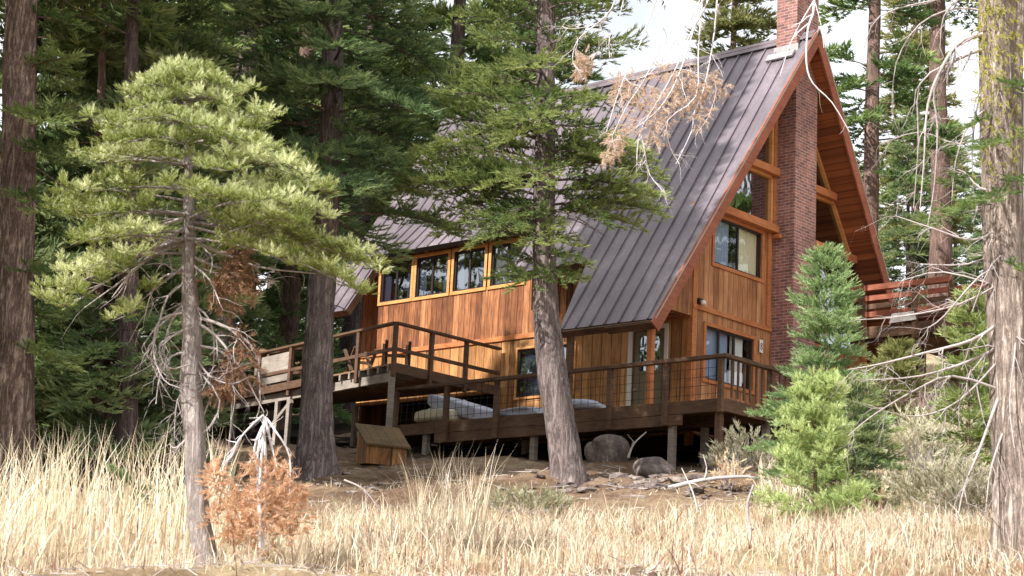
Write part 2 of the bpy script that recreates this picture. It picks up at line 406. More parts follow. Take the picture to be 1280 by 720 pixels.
class Twigs:
    def __init__(s, kind): s.kind = kind; s.p = []; s.d = []; s.l = []; s.t = []
    def add(s, p, d, l, t): s.p.append(p); s.d.append(d); s.l.append(l); s.t.append(t)
    def tris(s, seed=0):
        r = np.random.default_rng(seed); P = np.array(s.p); D = np.array(s.d); L = np.array(s.l); T = np.array(s.t)
        D /= np.linalg.norm(D, axis=1)[:, None]+1e-9
        up = np.tile([0, 0, 1.0], (len(P), 1))+r.normal(0, .25, (len(P), 3))
        Yv = np.cross(up, D); Yv /= np.linalg.norm(Yv, axis=1)[:, None]+1e-9; Zv = np.cross(D, Yv)
        V = []; C = []
        for i, (tpl, tc) in enumerate(TPL[s.kind]):
            m = np.arange(len(P)) % 4 == i
            if not m.any(): continue
            R = np.stack([D[m], Yv[m], Zv[m]], 1)*L[m][:, None, None]           # rows: axes
            q = np.einsum('kac,ncd->nkad', tpl, R)+P[m][:, None, None, :]
            c = tc[None]+T[m][:, None, None]+r.normal(0, .05, (m.sum(), len(tpl), 1))
            V.append(q.reshape(-1, 3, 3)); C.append(np.broadcast_to(c, (m.sum(), len(tpl), 3)).reshape(-1, 3))
        return np.concatenate(V), np.clip(np.concatenate(C), 0, 1)

def unit(v): v = np.asarray(v, float); return v/(np.linalg.norm(v)+1e-9)

def puff(tw, rng, c, r, n, tl, tint):
    tint = tint+rng.normal(0, .1)
    for i in range(n):
        v = unit(rng.normal(size=3)); v[2] = abs(v[2])*1.1-.12; tw.add(c+v*r*.4, v+np.array([0, 0, .25]), tl*(.7+.5*rng.random()), tint+.32*v[2]-.1+rng.normal(0, .04))  # tint rises with upward direction: lit tops and shaded undersides put into the colour

def spray(tw, wood, rng, base, dirh, L, up0, curve, tl, tint, r0, dens=1.0, start=.22, flat=.15, updir=.25, width=.42, puffy=0):
    """one conifer bough: axis curve, side branchlets left and right, twigs on them"""
    dirh = unit(dirh); side = np.array([-dirh[1], dirh[0], 0.]); n = max(4, int(L/(tl*.5)*dens))
    def ax(t): return base+dirh*(L*t*(1-.06*t))+np.array([0, 0, 1.])*(L*(up0*t+curve*t*t))+side*(L*.05*math.sin(3*t+ph))
    ph = rng.random()*6
    if wood is not None and r0 > 0:
        ts = [0, .2, .45, .7, .92]; wood.tube([ax(t) for t in ts], [r0*(1-.85*t) for t in ts], 4, cap=False)
    if puffy:
        sp = tl*1.9; m = max(2, int(L*(1-start)/sp))
        for i in range(m+1):
            t = start+(1-start)*(i+rng.random()*.4)/m; t = min(t, 1); p = ax(t); puff(tw, rng, p, tl, puffy, tl, tint+.2*(t-.6))
            hw = L*width*(1-t)**.6*(.6+t)*(.6+.6*rng.random()); k = int(hw/sp)
            for sg in (-1, 1):
                for j in range(k+1):
                    if rng.random() < .24: continue
                    u = (j+.6+rng.random()*.4)*sp; q = p+side*sg*u+dirh*u*.45+np.array([0, 0, rng.normal(0, .25*tl)-.1*u]); puff(tw, rng, q, tl, puffy, tl, tint+.15*(t-.6)+rng.normal(0, .05))
                    if wood is not None and j == k: wood.tube([p, q], [r0*.35, r0*.12], 3, cap=False)
        return
    for i in range(n+1):
        t = start+(1-start)*(i+rng.random()*.5)/n; t = min(t, 1)
        p = ax(t); tang = unit(ax(min(t+.05, 1.05))-ax(t-.02))
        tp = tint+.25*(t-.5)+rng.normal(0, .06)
        tw.add(p, tang+np.array([0, 0, updir])+rng.normal(0, .15, 3), tl*(.8+.4*rng.random()), tp)
        bl = L*width*(1-t)**.8*(.5+t)*(.6+.7*rng.random())+tl*.5
        for sg in (-1, 1):
            ang = (.75+.35*rng.random())*sg
            bd = unit(tang*math.cos(ang)+side*math.sin(ang)+np.array([0, 0, rng.normal(0, flat)]))
            m = max(1, int(bl/(tl*.55)*dens))
            if wood is not None and bl > tl*2.5 and r0 > .008: wood.tube([p, p+bd*bl*.8], [r0*.3, r0*.1], 3, cap=False)
            for j in range(m):
                u = (j+.4+rng.random()*.4)/m; sag = -flat*.3*bl*u*u
                q = p+bd*bl*u+np.array([0, 0, sag+rng.normal(0, .03*tl)])
                s2 = (1 if j % 2 else -1)*(.55*rng.random()+.15)
                d = bd*math.cos(s2)+np.cross([0, 0, 1.], bd)*math.sin(s2)+np.array([0, 0, updir*(.6+.8*rng.random())])
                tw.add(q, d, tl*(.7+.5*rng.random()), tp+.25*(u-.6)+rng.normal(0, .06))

def trunk_mesh(mb, path, rad, sides=14, flare=True, lump=.06, seed=0):
    r = random.Random(seed); pts = [Vector([float(c) for c in p]) for p in path]
    # resample
    P = []; R = []
    for i in range(len(pts)-1):
        k = max(2, int((pts[i+1]-pts[i]).length/(.12 if sides > 17 else .35))); k = min(k, 30)
        for j in range(k):
            u = j/k; P.append(pts[i].lerp(pts[i+1], u)); R.append(rad[i]*(1-u)+rad[i+1]*u)
    P.append(pts[-1]); R.append(rad[-1]); n = len(P)
    v = []; ph = [r.random()*6 for _ in range(6)]
    for i, p in enumerate(P):
        h = (p-P[0]).length
        fl = 1+(.55*math.exp(-h/(R[0]*1.6)) if flare else 0)
        d = (P[min(i+1, n-1)]-P[max(i-1, 0)]).normalized(); rr = d.cross(Vector((.1, 1, .05))).normalized(); u = d.cross(rr)
        for k in range(sides):
            a = 2*PI*k/sides
            rg = (.035*math.sin(9*a+ph[2]+1.3*math.sin(h*1.7+ph[3]))+.03*math.sin(14*a+ph[4]+1.6*math.sin(h*2.3+a*2))) if sides > 17 else 0
            lm = 1+rg+r.uniform(-.03, .03)*(sides > 17)+lump*(math.sin(3*a+ph[0]+h*.7)+.6*math.sin(5*a+ph[1]-h*1.1))*(1+1.5*(fl-1))+r.uniform(-.02, .02)
            v.append(p+(rr*math.cos(a)+u*math.sin(a))*(R[i]*fl*lm))
    f = [(i*sides+k, i*sides+(k+1) % sides, (i+1)*sides+(k+1) % sides, (i+1)*sides+k) for i in range(n-1) for k in range(sides)]
    f.append(tuple(range((n-1)*sides, n*sides)))
    mb.add(v, f)

def conifer(name, label, base, H, z0, prof, mat, bark, rb, kind='far', tl=.34, whorl=.5, per=5, up0=.12, curve=-.35, dens=1., tint=.4, seed=1,
            lean=(0, 0), path=None, cat='tree', group=None, start=.25, updir=.25, dead=0, flat=.15, width=.42, bottom=-.3, puffy=0):
    rng = np.random.default_rng(seed); base = np.asarray(base, float)
    root = empty(name, label, cat, base, group)
    wood = MB()
    if path is None:
        hs = [bottom, 0, H*.15, H*.4, H*.7, H*.9, H]; wob = rng.normal(0, H*.004, (7, 2)); wob[0] = wob[1] = 0
        path = [base+np.array([lean[0]*h/H+w[0], lean[1]*h/H+w[1], h]) for h, w in zip(hs, wob)]
        rad = [rb*1.05, rb, rb*.86, rb*.66, rb*.38, rb*.14, .01]
    else: path, rad = path
    trunk_mesh(wood, path, rad, 36 if (kind == 'mid' and rb > .25) else (16 if rb > .25 else 10), seed=seed)
    zs = [p[2]-base[2] for p in path]
    def trunk_at(h): return np.array([np.interp(h, zs, [p[0] for p in path]), np.interp(h, zs, [p[1] for p in path]), base[2]+h])
    tw = Twigs(kind); h = z0
    while h < H-.02:
        f = (h-z0)/(H-z0); L = prof(f)
        k = max(3, int(per*(.7+.6*rng.random())))
        a0 = rng.random()*6.28
        for i in range(k):
            a = a0+2*PI*i/k+rng.normal(0, .35); Lb = L*(.65+.5*rng.random())
            hh = h+rng.normal(0, whorl*.3); hh = min(max(hh, z0*.95), H-.03)
            spray(tw, wood, rng, trunk_at(hh), (math.cos(a), math.sin(a), 0), Lb, up0+f*.35+rng.normal(0, .08), curve*(1-.5*f), tl, tint+rng.normal(0, .1)+.1*f,
                  max(.012 if H > 4 else .006, rb*.12*(1-f)), dens, start, flat, updir, width, puffy)
        h += whorl*(.75+.5*rng.random())*(1-.35*f)
    tw.add(trunk_at(H-.1), np.array([0, 0, 1.]), tl*1.3, tint+.2)
    for i in range(dead):
        hh = z0*(.35+.6*rng.random()); a = rng.random()*6.28; p = trunk_at(hh); d = np.array([math.cos(a), math.sin(a), -.1]); L = .4+rng.random()*1.2
        wood.tube([p, p+d*L*.5, p+d*L+np.array([0, 0, -.15*L])], [.02, .012, .004], 4, cap=False)
    wood.build('trunk', bark, root, smooth=True)
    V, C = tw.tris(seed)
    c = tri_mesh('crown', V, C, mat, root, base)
    return root

def copy_tree(src, loc, rz, sc, label=None, group=None):
    r = src.copy(); COL.objects.link(r); r.location = [float(c) for c in loc]; r.rotation_euler = (0, 0, rz); r.scale = (sc, sc, sc*1.0)
    if label: r['label'] = label
    if group: r['group'] = group
    for ch in list(src.children):
        c = ch.copy(); COL.objects.link(c); c.parent = r
    return r

def wander(rng, p, d, L, n, jit, grav):
    pts = [np.array(p, float)]; d = unit(d)
    for i in range(n):
        d = unit(d+rng.normal(0, jit, 3)+np.array([0, 0, grav])); pts.append(pts[-1]+d*L/n)
    return pts
def twiggy(mb, rng, pts, r0, r1, kids, kl, depth=1, sides=5, jit=.25, grav=-.1, smooth=True, ends=None):
    """bare branch through pts with side twigs"""
    pts = [np.asarray(p, float) for p in pts]
    if smooth and len(pts) > 2:
        q = [pts[0]]
        for i in range(len(pts)-1):
            p0, p1, p2, p3 = pts[max(i-1, 0)], pts[i], pts[i+1], pts[min(i+2, len(pts)-1)]
            for u in (.33, .67, 1.):
                q.append(.5*((2*p1)+(-p0+p2)*u+(2*p0-5*p1+4*p2-p3)*u*u+(-p0+3*p1-3*p2+p3)*u**3))
        pts = q
    n = len(pts); rr = [r0+(r1-r0)*i/(n-1) for i in range(n)]
    mb.tube(pts, rr, sides, cap=False)
    if ends is not None: ends.append((pts[-1], unit(pts[-1]-pts[-2])))
    for _ in range(kids):
        i = rng.integers(1, n); p = pts[i]; d = unit(pts[i]-pts[i-1]); r = rr[i]*.6
        sd = unit(np.cross(d, rng.normal(size=3))); a = .5+.6*rng.random()
        k = wander(rng, p, d*math.cos(a)+sd*math.sin(a), kl*(.5+.9*rng.random()), 4, jit, grav)
        if depth > 1: twiggy(mb, rng, k, r, r*.3, max(2, kids//2), kl*.5, depth-1, 4, jit, grav, False, ends)
        else:
            mb.tube(k, [r, r*.8, r*.6, r*.45, r*.3], 3, cap=False)
            if ends is not None: ends.append((k[-1], unit(k[-1]-k[-2])))
def onp(x, y, k, V):
    d = M3.T @ np.array([x-640, -(y-360), F_PX]); return CAM+d*(V-CAM[k])/d[k]

# ================================================================ GROUND
def build_ground():
    radii = np.concatenate([[0.5, 2, 4], np.arange(5.5, 62, .38), np.geomspace(62.5, 700, 46)])
    A = np.radians(np.concatenate([np.arange(-180, -24, 4), np.arange(-24, 24, .22), np.arange(24, 180, 4)]))
    rr, aa = np.meshgrid(radii, A, indexing='ij')
    X = CAM[0]+rr*(np.cos(aa)*FH[0]+np.sin(aa)*RH[0]); Y = CAM[1]+rr*(np.cos(aa)*FH[1]+np.sin(aa)*RH[1])
    Z = ground(X, Y); rng = np.random.default_rng(3)
    Z = Z+np.where((rr > 5) & (rr < 60), rng.normal(0, .018, Z.shape), 0)
    far = np.clip((rr-110)/500, 0, 1); Z = Z*(1-far)+far*(CAM[2]+6)
    m, n = Z.shape; V = np.stack([X, Y, Z], -1).reshape(-1, 3)
    F = []
    for i in range(m-1):
        for j in range(n):
            k = (j+1) % n; F.append((i*n+j, i*n+k, (i+1)*n+k, (i+1)*n+j))
    F.append(tuple(range(n)))
    me = bpy.data.meshes.new('ground'); me.from_pydata(V.tolist(), [], F)
    ca = me.color_attributes.new('straw', 'FLOAT_COLOR', 'POINT')
    s = rr*np.cos(aa); st = np.interp(s, [0, 11.5, 13.5, 22, 27, 30], [.0, .1, .75, .8, .2, 0])
    xp = 640+F_PX*np.tan(np.clip(aa, -1, 1)); st = np.maximum(st, np.interp(xp, [960, 1080], [0, .75])*np.interp(s, [0, 5, 50, 70], [0, 1, 1, 0]))
    st = np.clip(st+.25*np.sin(X*1.1)*np.sin(Y*1.4), 0, 1).reshape(-1)
    c = np.ones((len(st), 4), np.float32); c[:, :3] = st[:, None]; shade_mask = np.clip((X+5.2)*1.2, 0, 1)*np.clip((Y-4.5), 0, 1)*np.clip(24-Y, 0, 1); shade_mask = np.maximum(shade_mask, np.clip((X+3.1)*1.5, 0, 1)*np.clip((Y+2.8)*1.5, 0, 1)*np.clip(12-Y, 0, 1)*np.clip(8-X, 0, 1)); c[:, 1] = shade_mask.reshape(-1); ca.data.foreach_set('color', c.ravel())  # G channel holds painted shade under the decks and the cabin
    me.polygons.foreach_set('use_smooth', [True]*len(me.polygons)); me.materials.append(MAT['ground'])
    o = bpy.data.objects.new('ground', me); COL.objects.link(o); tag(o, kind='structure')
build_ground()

# ================================================================ HOUSE
house = empty('a_frame_cabin', 'cedar A-frame cabin with steep brown metal roof and tall brick chimney', 'house', (0, 0, -2.8))
AX, AZ, SL = 3.6, 7.8, 1.46
def zl(x): return AZ-SL*abs(AX-x)
HY1 = 11.3
th = .2
nl = Vector((-SL, 0, 1)).normalized(); nr = Vector((SL, 0, 1)).normalized()
RM = [MAT['roof'], MAT['soffit'], MAT['deck']]
def lp(x, y): return (x, y, zl(x))
roof = MB()
def slab(poly, nrm, t=th):
    P = [Vector(p) for p in poly]
    N = (P[1]-P[0]).cross(P[2]-P[1])
    if N.dot(nrm) < 0: P = P[::-1]
    Q = [p-nrm*t for p in P]; n = len(P); b = len(roof.v)
    roof.add(P+Q, [], 0)
    roof.f.append(tuple(b+i for i in range(n))); roof.mi.append(0)
    roof.f.append(tuple(b+n+n-1-i for i in range(n))); roof.mi.append(1)
    for i in range(n): j = (i+1) % n; roof.f.append((b+i, b+n+i, b+n+j, b+j)); roof.mi.append(2)
xf = .85
slab([lp(xf, -.78), lp(AX, -1.0), lp(AX, 12.1), lp(xf, 12.1)], nl)
slab([lp(-2.22, -.6), lp(xf, -.78), lp(xf, 2.53), lp(-.88, 2.53), lp(-2.22, 2.17)], nl)
slab([lp(-.88, 2.53), lp(xf, 2.53), lp(xf, 5.1), lp(-.88, 5.1)], nl)
slab([lp(-1.15, 10.7), lp(xf, 10.7), lp(xf, 12.1), lp(-1.15, 12.1)], nl)
slab([lp(AX, -1.0), lp(9.42, -.6), lp(9.42, 12.1), lp(AX, 12.1)], nr)
# standing seams: low ribs running down the slope
SEAM = .415
def xlow(y):
    if y < 2.3: return -2.22
    if y < 5.1: return -.88
    if y < 10.7: return xf
    return -1.15
y = -.62+.2
while y < 12.0:
    a = Vector(lp(xlow(y), y))+nl*.018; b = Vector(lp(AX-.02, y))+nl*.018
    roof.bar(a, b, .035, .05, nl)
    a = Vector(lp(9.4, y))+nr*.02; b = Vector(lp(AX+.02, y))+nr*.02
    roof.bar(a, b, .03, .04, nr)
    y += SEAM
for sg_, nn_ in ((-1, nl), (1, nr)): roof.bar(Vector((AX+sg_*.11, -1.0, AZ-.11*SL))+nn_*.05, Vector((AX+sg_*.11, 12.1, AZ-.11*SL))+nn_*.05, .03, .30, Vector((sg_*1, 0, -SL)))
roof.build('roof', RM, house)
dz = lambda x: zl(xf)-(xf-x)*1.01
dn = Vector((-1.01, 0, 1)).normalized(); roof = MB(); DX = -.42
slab([(xf, 5.1, dz(xf)+.01), (xf, 10.7, dz(xf)+.01), (DX, 10.7, dz(DX)), (DX, 5.1, dz(DX))], dn, .13)
y = 5.15
while y < 10.7:
    roof.bar(Vector((DX, y, dz(DX)))+dn*.018, Vector((xf, y, dz(xf)+.01))+dn*.018, .03, .045, dn); y += SEAM
roof.build('dormer_roof', [MAT['roof'], MAT['black'], MAT['black']], house)
fa = MB()
drop = Vector((0, 0, -.17)); 
fa.bar(Vector(lp(-2.24, -.63))+drop, Vector((AX, -1.03, AZ))+drop, .05, .30, nl)
fa.bar(Vector((AX, -1.03, AZ))+drop, Vector(lp(9.44, -.63))+drop, .05, .30, nr)
fa.build('fascia', MAT['fascia'], house)
fb = MB(); fb.bar(Vector(lp(-2.27, .3))-nl*.12+Vector((0, .48, 0)), Vector(lp(-2.27, -.6))-nl*.12, .04, .2, nl); 
fb.bar(Vector(lp(-2.25, -.62))-nl*.1, Vector(lp(-2.25, 2.17))-nl*.1, .04, .19, nl); fb.build('eave_board', MAT['deck'], house)
me_ = MB()
me_.bar(Vector(lp(-2.24, -.645))+nl*.022, Vector((AX, -1.045, AZ+.02)), .05, .035, nl)
me_.bar(Vector((AX, -1.045, AZ+.02)), Vector(lp(9.44, -.645))+nr*.022, .05, .035, nr)
me_.build('roof_edge_trim', MAT['edge'], house)

# ---- walls
W = .12
def panel(mb, u0, u1, z0, z1, face, holes=(), o0=0., o1=-W):
    us = sorted({u0, u1, *[h[0] for h in holes], *[h[1] for h in holes]}); zs = sorted({z0, z1, *[h[2] for h in holes], *[h[3] for h in holes]})
    for a, b in zip(us, us[1:]):
        for c, d in zip(zs, zs[1:]):
            cu, cz = (a+b)/2, (c+d)/2
            if any(h[0] < cu < h[1] and h[2] < cz < h[3] for h in holes): continue
            if face == 'f': mb.box((a, -o0, c), (b, -o1, d))
            else: mb.box((-o0, a, c), (-o1, b, d))
FW = dict(up=(.77, 2.76, 1.27, 2.42), lo=(.52, 2.48, -1.56, -.3))
m = MB(); panel(m, 0, 3.25, .06, 2.6, 'f', [FW['up']]); panel(m, 4.22, 7.5, -.2, .12, 'f')
m.prism([(-1.78, 0, -.17), (0, 0, -.17), (0, 0, 2.33), (-.06, 0, 2.3)], (0, W, 0))
m.build('front_wall', MAT['cedar'], house)
m = MB(); panel(m, 0, 3.25, -2.92, .06, 'f', [FW['lo']]); panel(m, 3.25, 7.5, -2.92, -.2, 'f'); m.build('lower_front_wall', MAT['cedar'], house)
LW = [(5.36, 6.5, 1.27, 2.36), (6.73, 7.84, 1.27, 2.36), (8.06, 9.24, 1.27, 2.36), (9.43, 10.6, 1.27, 2.36)]
LL = (3.55, 5.42, -1.72, -.5); DR = (.78, 1.74, -2.8, -.38)
m = MB(); panel(m, W, HY1, -.16, 2.3, 'l', LW); panel(m, 5.1, 10.7, 2.3, 2.75, 'l', LW)
m.prism([(0.0, 5.1, 2.3), (xf-.1, 5.1, 3.4), (0.0, 5.1, 2.75)], (0, .1, 0)); m.prism([(0.0, 10.6, 2.3), (xf-.1, 10.6, 3.4), (0.0, 10.6, 2.75)], (0, .1, 0))
m.build('side_wall', MAT['cedar_dark'], house)
m = MB(); panel(m, W, 6.1, -2.92, -.16, 'l', [LL, DR]); panel(m, 6.1, HY1, -1.55, -.16, 'l'); m.build('lower_side_wall', MAT['cedar_low'], house)
m = MB(); m.prism([(0.15, HY1, -3.2), (7.2, HY1, -3.2), (7.2, HY1, 2.2), (AX, HY1, 7.3), (.15, HY1, 2.3)], (0, -.1, 0)); m.box((7.1, .12, -3.2), (7.2, HY1-.1, 2.4))
m.build('rear_wall', MAT['cedar_dark'], house)
m = MB(); m.box((.15, .15, -.15), (7.05, HY1-.12, 0)); m.box((.15, .15, -2.95), (7.05, HY1-.12, -2.85)); m.box((6.0, 4, 0), (.2, 4.1, 2.2)); m.build('inner_floor', MAT['dark_in'], house)
m = MB(); m.box((.3, .3, -5.2), (.5, 6.1, -2.92)); m.box((1.2, 6.1, -5.2), (1.4, HY1, -1.6)); m.box((.3, 6.1, -5.2), (1.2, 6.2, -1.6)); m.box((.5, .3, -5.2), (7, .5, -3.2)); m.build('foundation', MAT['dark_in'], house)
# porch ceiling, belts, corner boards
m = MB(); m.box((-1.55, .125, -.2), (-.05, 2.1, -.15)); m.build('porch_ceiling', MAT['cedar_dark'], house)
m = MB(); m.box((-.03, -.045, .02), (3.22, 0, .13)); m.box((-.045, 0.0, -.22), (0, HY1, -.10)); m.build('belt_board', MAT['trim'], house)
m = MB(); m.box((-.035, -.03, -3.2), (.12, 0.0, .02)); m.box((-.035, -.03, .13), (.12, 0, 2.3)); m.box((-.03, 0, -3.2), (0, .12, -.22)); m.build('corner_board', MAT['trim'], house)
# beams and glass of the upper gable
def rz(x, o=.33): return zl(x)-o
def rx_left(z, o=.33): return AX-(AZ-o-z)/SL
def rx_right(z, o=.33): return AX+(AZ-o-z)/SL
for z in (2.6, 4.07):
    for a, b in ((rx_left(z+.14, .3), 3.2), (4.26, rx_right(z+.14, .3))):
        MB().bar((a, -.1, z), (b, -.1, z), .26, .2).build('beam', MAT['trim'], house, bevel=.01)
MB().bar((3.1, -.14, 2.42), (3.24, -.14, 2.42), .3, .1).build('beam_bracket', MAT['trim'], house)
m = MB(); m.box((3.12, -.1, 2.7), (3.247, 0, 6.9)); m.build('post', MAT['trim'], house)
m = MB(); m.box((2.98, -.06, .13), (3.12, 0, 2.5)); m.build('trim_board', MAT['trim'], house)
m = MB(); m.box((7.42, -.08, -.2), (7.6, .0, 2.5)); m.build('post', MAT['trim'], house)
def gable_window(poly, name='gable_window'):
    """poly in (x,z)"""
    fr = MB(); n = len(poly); cx = sum(p[0] for p in poly)/n; cz = sum(p[1] for p in poly)/n
    for i in range(n):
        a = poly[i]; b = poly[(i+1) % n]
        fr.bar((a[0], -.02, a[1]), (b[0], -.02, b[1]), .1, .08, (0, 0, 1) if abs(b[0]-a[0]) > .01 else (1, 0, 0))
    f = fr.build('gable_window', MAT['frame_dark'] if name == 'd' else MAT['trim_light'], house)
    MB().add([(p[0], .02, p[1]) for p in poly], [tuple(range(len(poly)))]).build('pane', MAT['glass_dark' if cx > AX else 'glass_refl'], f)
for zlo, zhi in ((2.72, 3.95), (4.2, None)):
    for sgn in (-1, 1):
        xi = 3.08 if sgn < 0 else 4.28
        f = (lambda z: rx_left(z, .5)) if sgn < 0 else (lambda z: rx_right(z, .4))
        if zhi: poly = [(f(zlo), zlo), (xi, zlo), (xi, zhi), (f(zhi), zhi)]
        else: poly = [(f(zlo), zlo), (xi, zlo), (xi, rz(xi, .5 if sgn < 0 else .4))]
        gable_window(poly)
m = MB(); m.box((4.24, 0.0, .12), (4.3, .1, 2.6)); m.build('trim_board', MAT['trim'], house)
def window(face, u0, u1, z0, z1, sash, curtains=(), name='window', trim=True, refl='glass', tw=.09):
    P = (lambda u, o, z: (u, -o, z)) if face == 'f' else (lambda u, o, z: (-o, u, z))
    fr = MB()
    if trim:
        for a, b in (((u0-tw, .0, z0-tw), (u1+tw, .035, z0)), ((u0-tw, .0, z1), (u1+tw, .035, z1+tw)), ((u0-tw, .0, z0), (u0, .035, z1)), ((u1, .0, z0), (u1+tw, .035, z1))):
            fr.box(P(a[0], a[1], a[2]), P(b[0], b[1], b[2]))
    f = fr.build(name, MAT['trim_light'] if face == 'l' else MAT['trim'], house, bevel=.006)
    sa = MB(); k = .045
    for a, b in (((u0, -.08, z0), (u1, -.02, z0+k)), ((u0, -.08, z1-k), (u1, -.02, z1)), ((u0, -.08, z0+k), (u0+k, -.02, z1-k)), ((u1-k, -.08, z0+k), (u1, -.02, z1-k))):
        sa.box(P(*a), P(*b))
    for s in sash: c = u0+(u1-u0)*s; sa.box(P(c-.03, -.08, z0+k), P(c+.03, -.03, z1-k))
    sa.build('sash', MAT['frame_dark'], f)
    pn = MB(); pn.add([P(u0+k, -.055, z0+k), P(u1-k, -.055, z0+k), P(u1-k, -.055, z1-k), P(u0+k, -.055, z1-k)], [(0, 1, 2, 3)]); pn.build('pane', MAT[refl], f)
    for (a, b, mt) in curtains:
        c = MB(); ua, ub = u0+(u1-u0)*a, u0+(u1-u0)*b; n = 24
        top = [P(ua+(ub-ua)*i/n, -.135-.02*math.sin(i*1.9), z1+.05) for i in range(n+1)]; bot = [(p[0], p[1], z0-.05) for p in top]
        c.add(top+bot, [(i, i+1, n+2+i, n+1+i) for i in range(n)]); c.build('curtain', MAT[mt], f, smooth=True)
    return f
window('f', *FW['up'], (.52,), [(.0, .4, 'curtain_blue'), (.55, 1, 'curtain_cream')])
window('f', *FW['lo'], (.3, .62), [(0, .56, 'curtain_blue'), (.6, .88, 'curtain')])
for i, w in enumerate(LW): window('l', *w, (.52,), [(.15, 1, 'curtain')] if i == 0 else ([(.0, .25, 'curtain_blue'), (.78, 1, 'curtain_blue')]), refl='glass_refl' if i else 'glass_refl')
window('l', *LL, (.5,), [(.55, .95, 'curtain_blue'), (0, .3, 'curtain')], refl='glass_refl', tw=.06)
# glazed door of the upper storey, right of the chimney
m = MB()
for x in (4.32, 5.35, 6.38, 7.4): m.box((x-.05, -.02, .12), (x+.05, .08, 2.48))
m.box((4.37, -.02, 2.38), (7.35, .08, 2.48)); m.box((4.37, -.02, .12), (7.35, .08, .2)); gd = m.build('sliding_door', MAT['frame_dark'], house)
MB().add([(4.37, .03, .2), (7.35, .03, .2), (7.35, .03, 2.38), (4.37, .03, 2.38)], [(0, 1, 2, 3)]).build('pane', MAT['glass_refl'], gd)
# side door under the porch
m = MB()
for a, b in (((0.0, .68, -2.8), (-.035, .78, -.28)), ((0, 1.74, -2.8), (-.035, 1.86, -.28)), ((0, .78, -.38), (-.035, 1.74, -.28))): m.box(a, b)
m.build('door_frame', MAT['white'], house)
m = MB(); panel(m, .8, 1.72, -2.79, -.4, 'l', [(.95, 1.57, -1.35, -.5)], -.03, -.07); dr = m.build('door', MAT['door'], house)
MB().add([(.05, .95, -1.35), (.05, 1.57, -1.35), (.05, 1.57, -.5), (.05, .95, -.5)], [(0, 1, 2, 3)]).build('pane', MAT['glass_refl'], dr)
MB().tube([(0.03, 1.64, -1.8), (-.05, 1.64, -1.8), (-.05, 1.55, -1.8)], .014, 6).build('handle', MAT['flash'], dr)
for yy in (-.36, 1.99):
    MB().box((-2.07, yy-.07, -2.8), (-1.93, yy+.07, -.7)).build('post', MAT['trim'] if yy < 0 else MAT['deck'], house, bevel=.008)
lt = MB(); lt.box((.13, -.1, .15), (.27, 0, .28)); lo = lt.build('porch_light', MAT['black'], house, bevel=.01)
b = MB(); b.tube([(.2, -.1, .19), (.2, -.14, .17), (.2, -.18, .15), (.2, -.21, .14)], [.05, .065, .06, .03], 10); b.build('bulb', MAT['white'], lo, smooth=True)
# chimney
ch = MB(); ch.box((3.25, -.62, -5), (4.23, -.003, 9.3))
ch.box((3.2, -.67, 9.3), (4.28, .05, 9.42)); cho = ch.build('chimney', MAT['brick'], house)
m = MB(); m.bar(Vector(lp(3.1, -.66))+nl*.06, Vector(lp(3.1, .15))+nl*.06, .24, .05, nl); m.box((3.21, -.68, 7.1), (3.25, .05, 7.42)); m.build('flashing', MAT['flash'], cho)
m = MB(); m.prism([(3.27, -.625, 7.35), (3.72, -.625, 8.05), (4.1, -.625, 7.5), (4.1, -.625, 7.2), (3.4, -.625, 7.2)], (0, -.02, 0)); m.build('flashing', MAT['dark_metal'], cho)
# lookout rafters beneath the overhang
m = MB()
for sgn in (1,):
    m.bar((AX-.35, -.12, rz(AX-.35, .36)), (rx_left(2.4), -.12, 2.4), .2, .16, nl)
m.build('rafter', MAT['trim'], house)
sg = MB(); c = onp(951, 433, 1, -.03); sg.box((c[0]-.07, -.05, c[2]-.16), (c[0]+.07, -.036, c[2]+.16))
sgo = empty('wall_sign', 'small white upright plaque on the cedar wall right of the lower window', 'sign', (c[0], -.04, c[2]))
sg.build('board', MAT['white'], sgo); k = MB()
def ring(mb, cx, cz, r, y):
    mb.tube([(cx+r*math.cos(a), y, cz+r*math.sin(a)*1.1) for a in np.linspace(0, 2*PI, 13)], .011, 5)
ring(k, c[0], c[2]+.045, .03, -.052); ring(k, c[0], c[2]-.035, .036, -.052); k.build('figure', MAT['fascia'], sgo)

# ================================================================ LOWER DECK
ld = empty('lower_deck', 'dark stained lower deck with post and rail balustrade running round the cabin corner', 'deck', (-3.2, -3.2, -2.82))
FZ = -2.82
m = MB(); x = -3.2
while x < -.05: m.box((x, -3.2, FZ-.04), (x+.135, 6.3, FZ)); x += .142
m.box((-.05, -3.2, FZ-.04), (3.6, -.04, FZ-.002)); m.build('decking', MAT['deck_floor'], ld)
m = MB(); m.box((-3.26, -2.2, FZ-.27), (-3.2, 5.0, FZ+.0)); m.box((-3.255, -2.2, FZ-.5), (-3.2, 5.0, FZ-.275)); m.box((-3.26, -3.26, FZ-.27), (-3.2, -2.205, FZ)); m.box((-3.26, 5.005, FZ-.27), (-3.2, 6.3, FZ))
m.box((-3.2, -3.26, FZ-.27), (3.6, -3.2, FZ)); m.box((-3.2, 6.3, FZ-.27), (-.05, 6.36, FZ)); m.build('rim_board', MAT['deck'], ld, bevel=.006)
for k, yy in enumerate((6.28, 4.6, 3.02, 1.4, -.3, -1.81, -3.22)):
    MB().box((-3.36, yy-.055, FZ-(.5 if -2 < yy < 5 else .3)), (-3.262, yy+.055, FZ+.82)).build('rail_post', MAT['deck'], ld, bevel=.006)
for xx in (-1.6, .2, 2.0, 3.5):
    MB().box((xx-.05, -3.36, FZ-.3), (xx+.05, -3.262, FZ+.82)).build('rail_post', MAT['deck'], ld, bevel=.006)
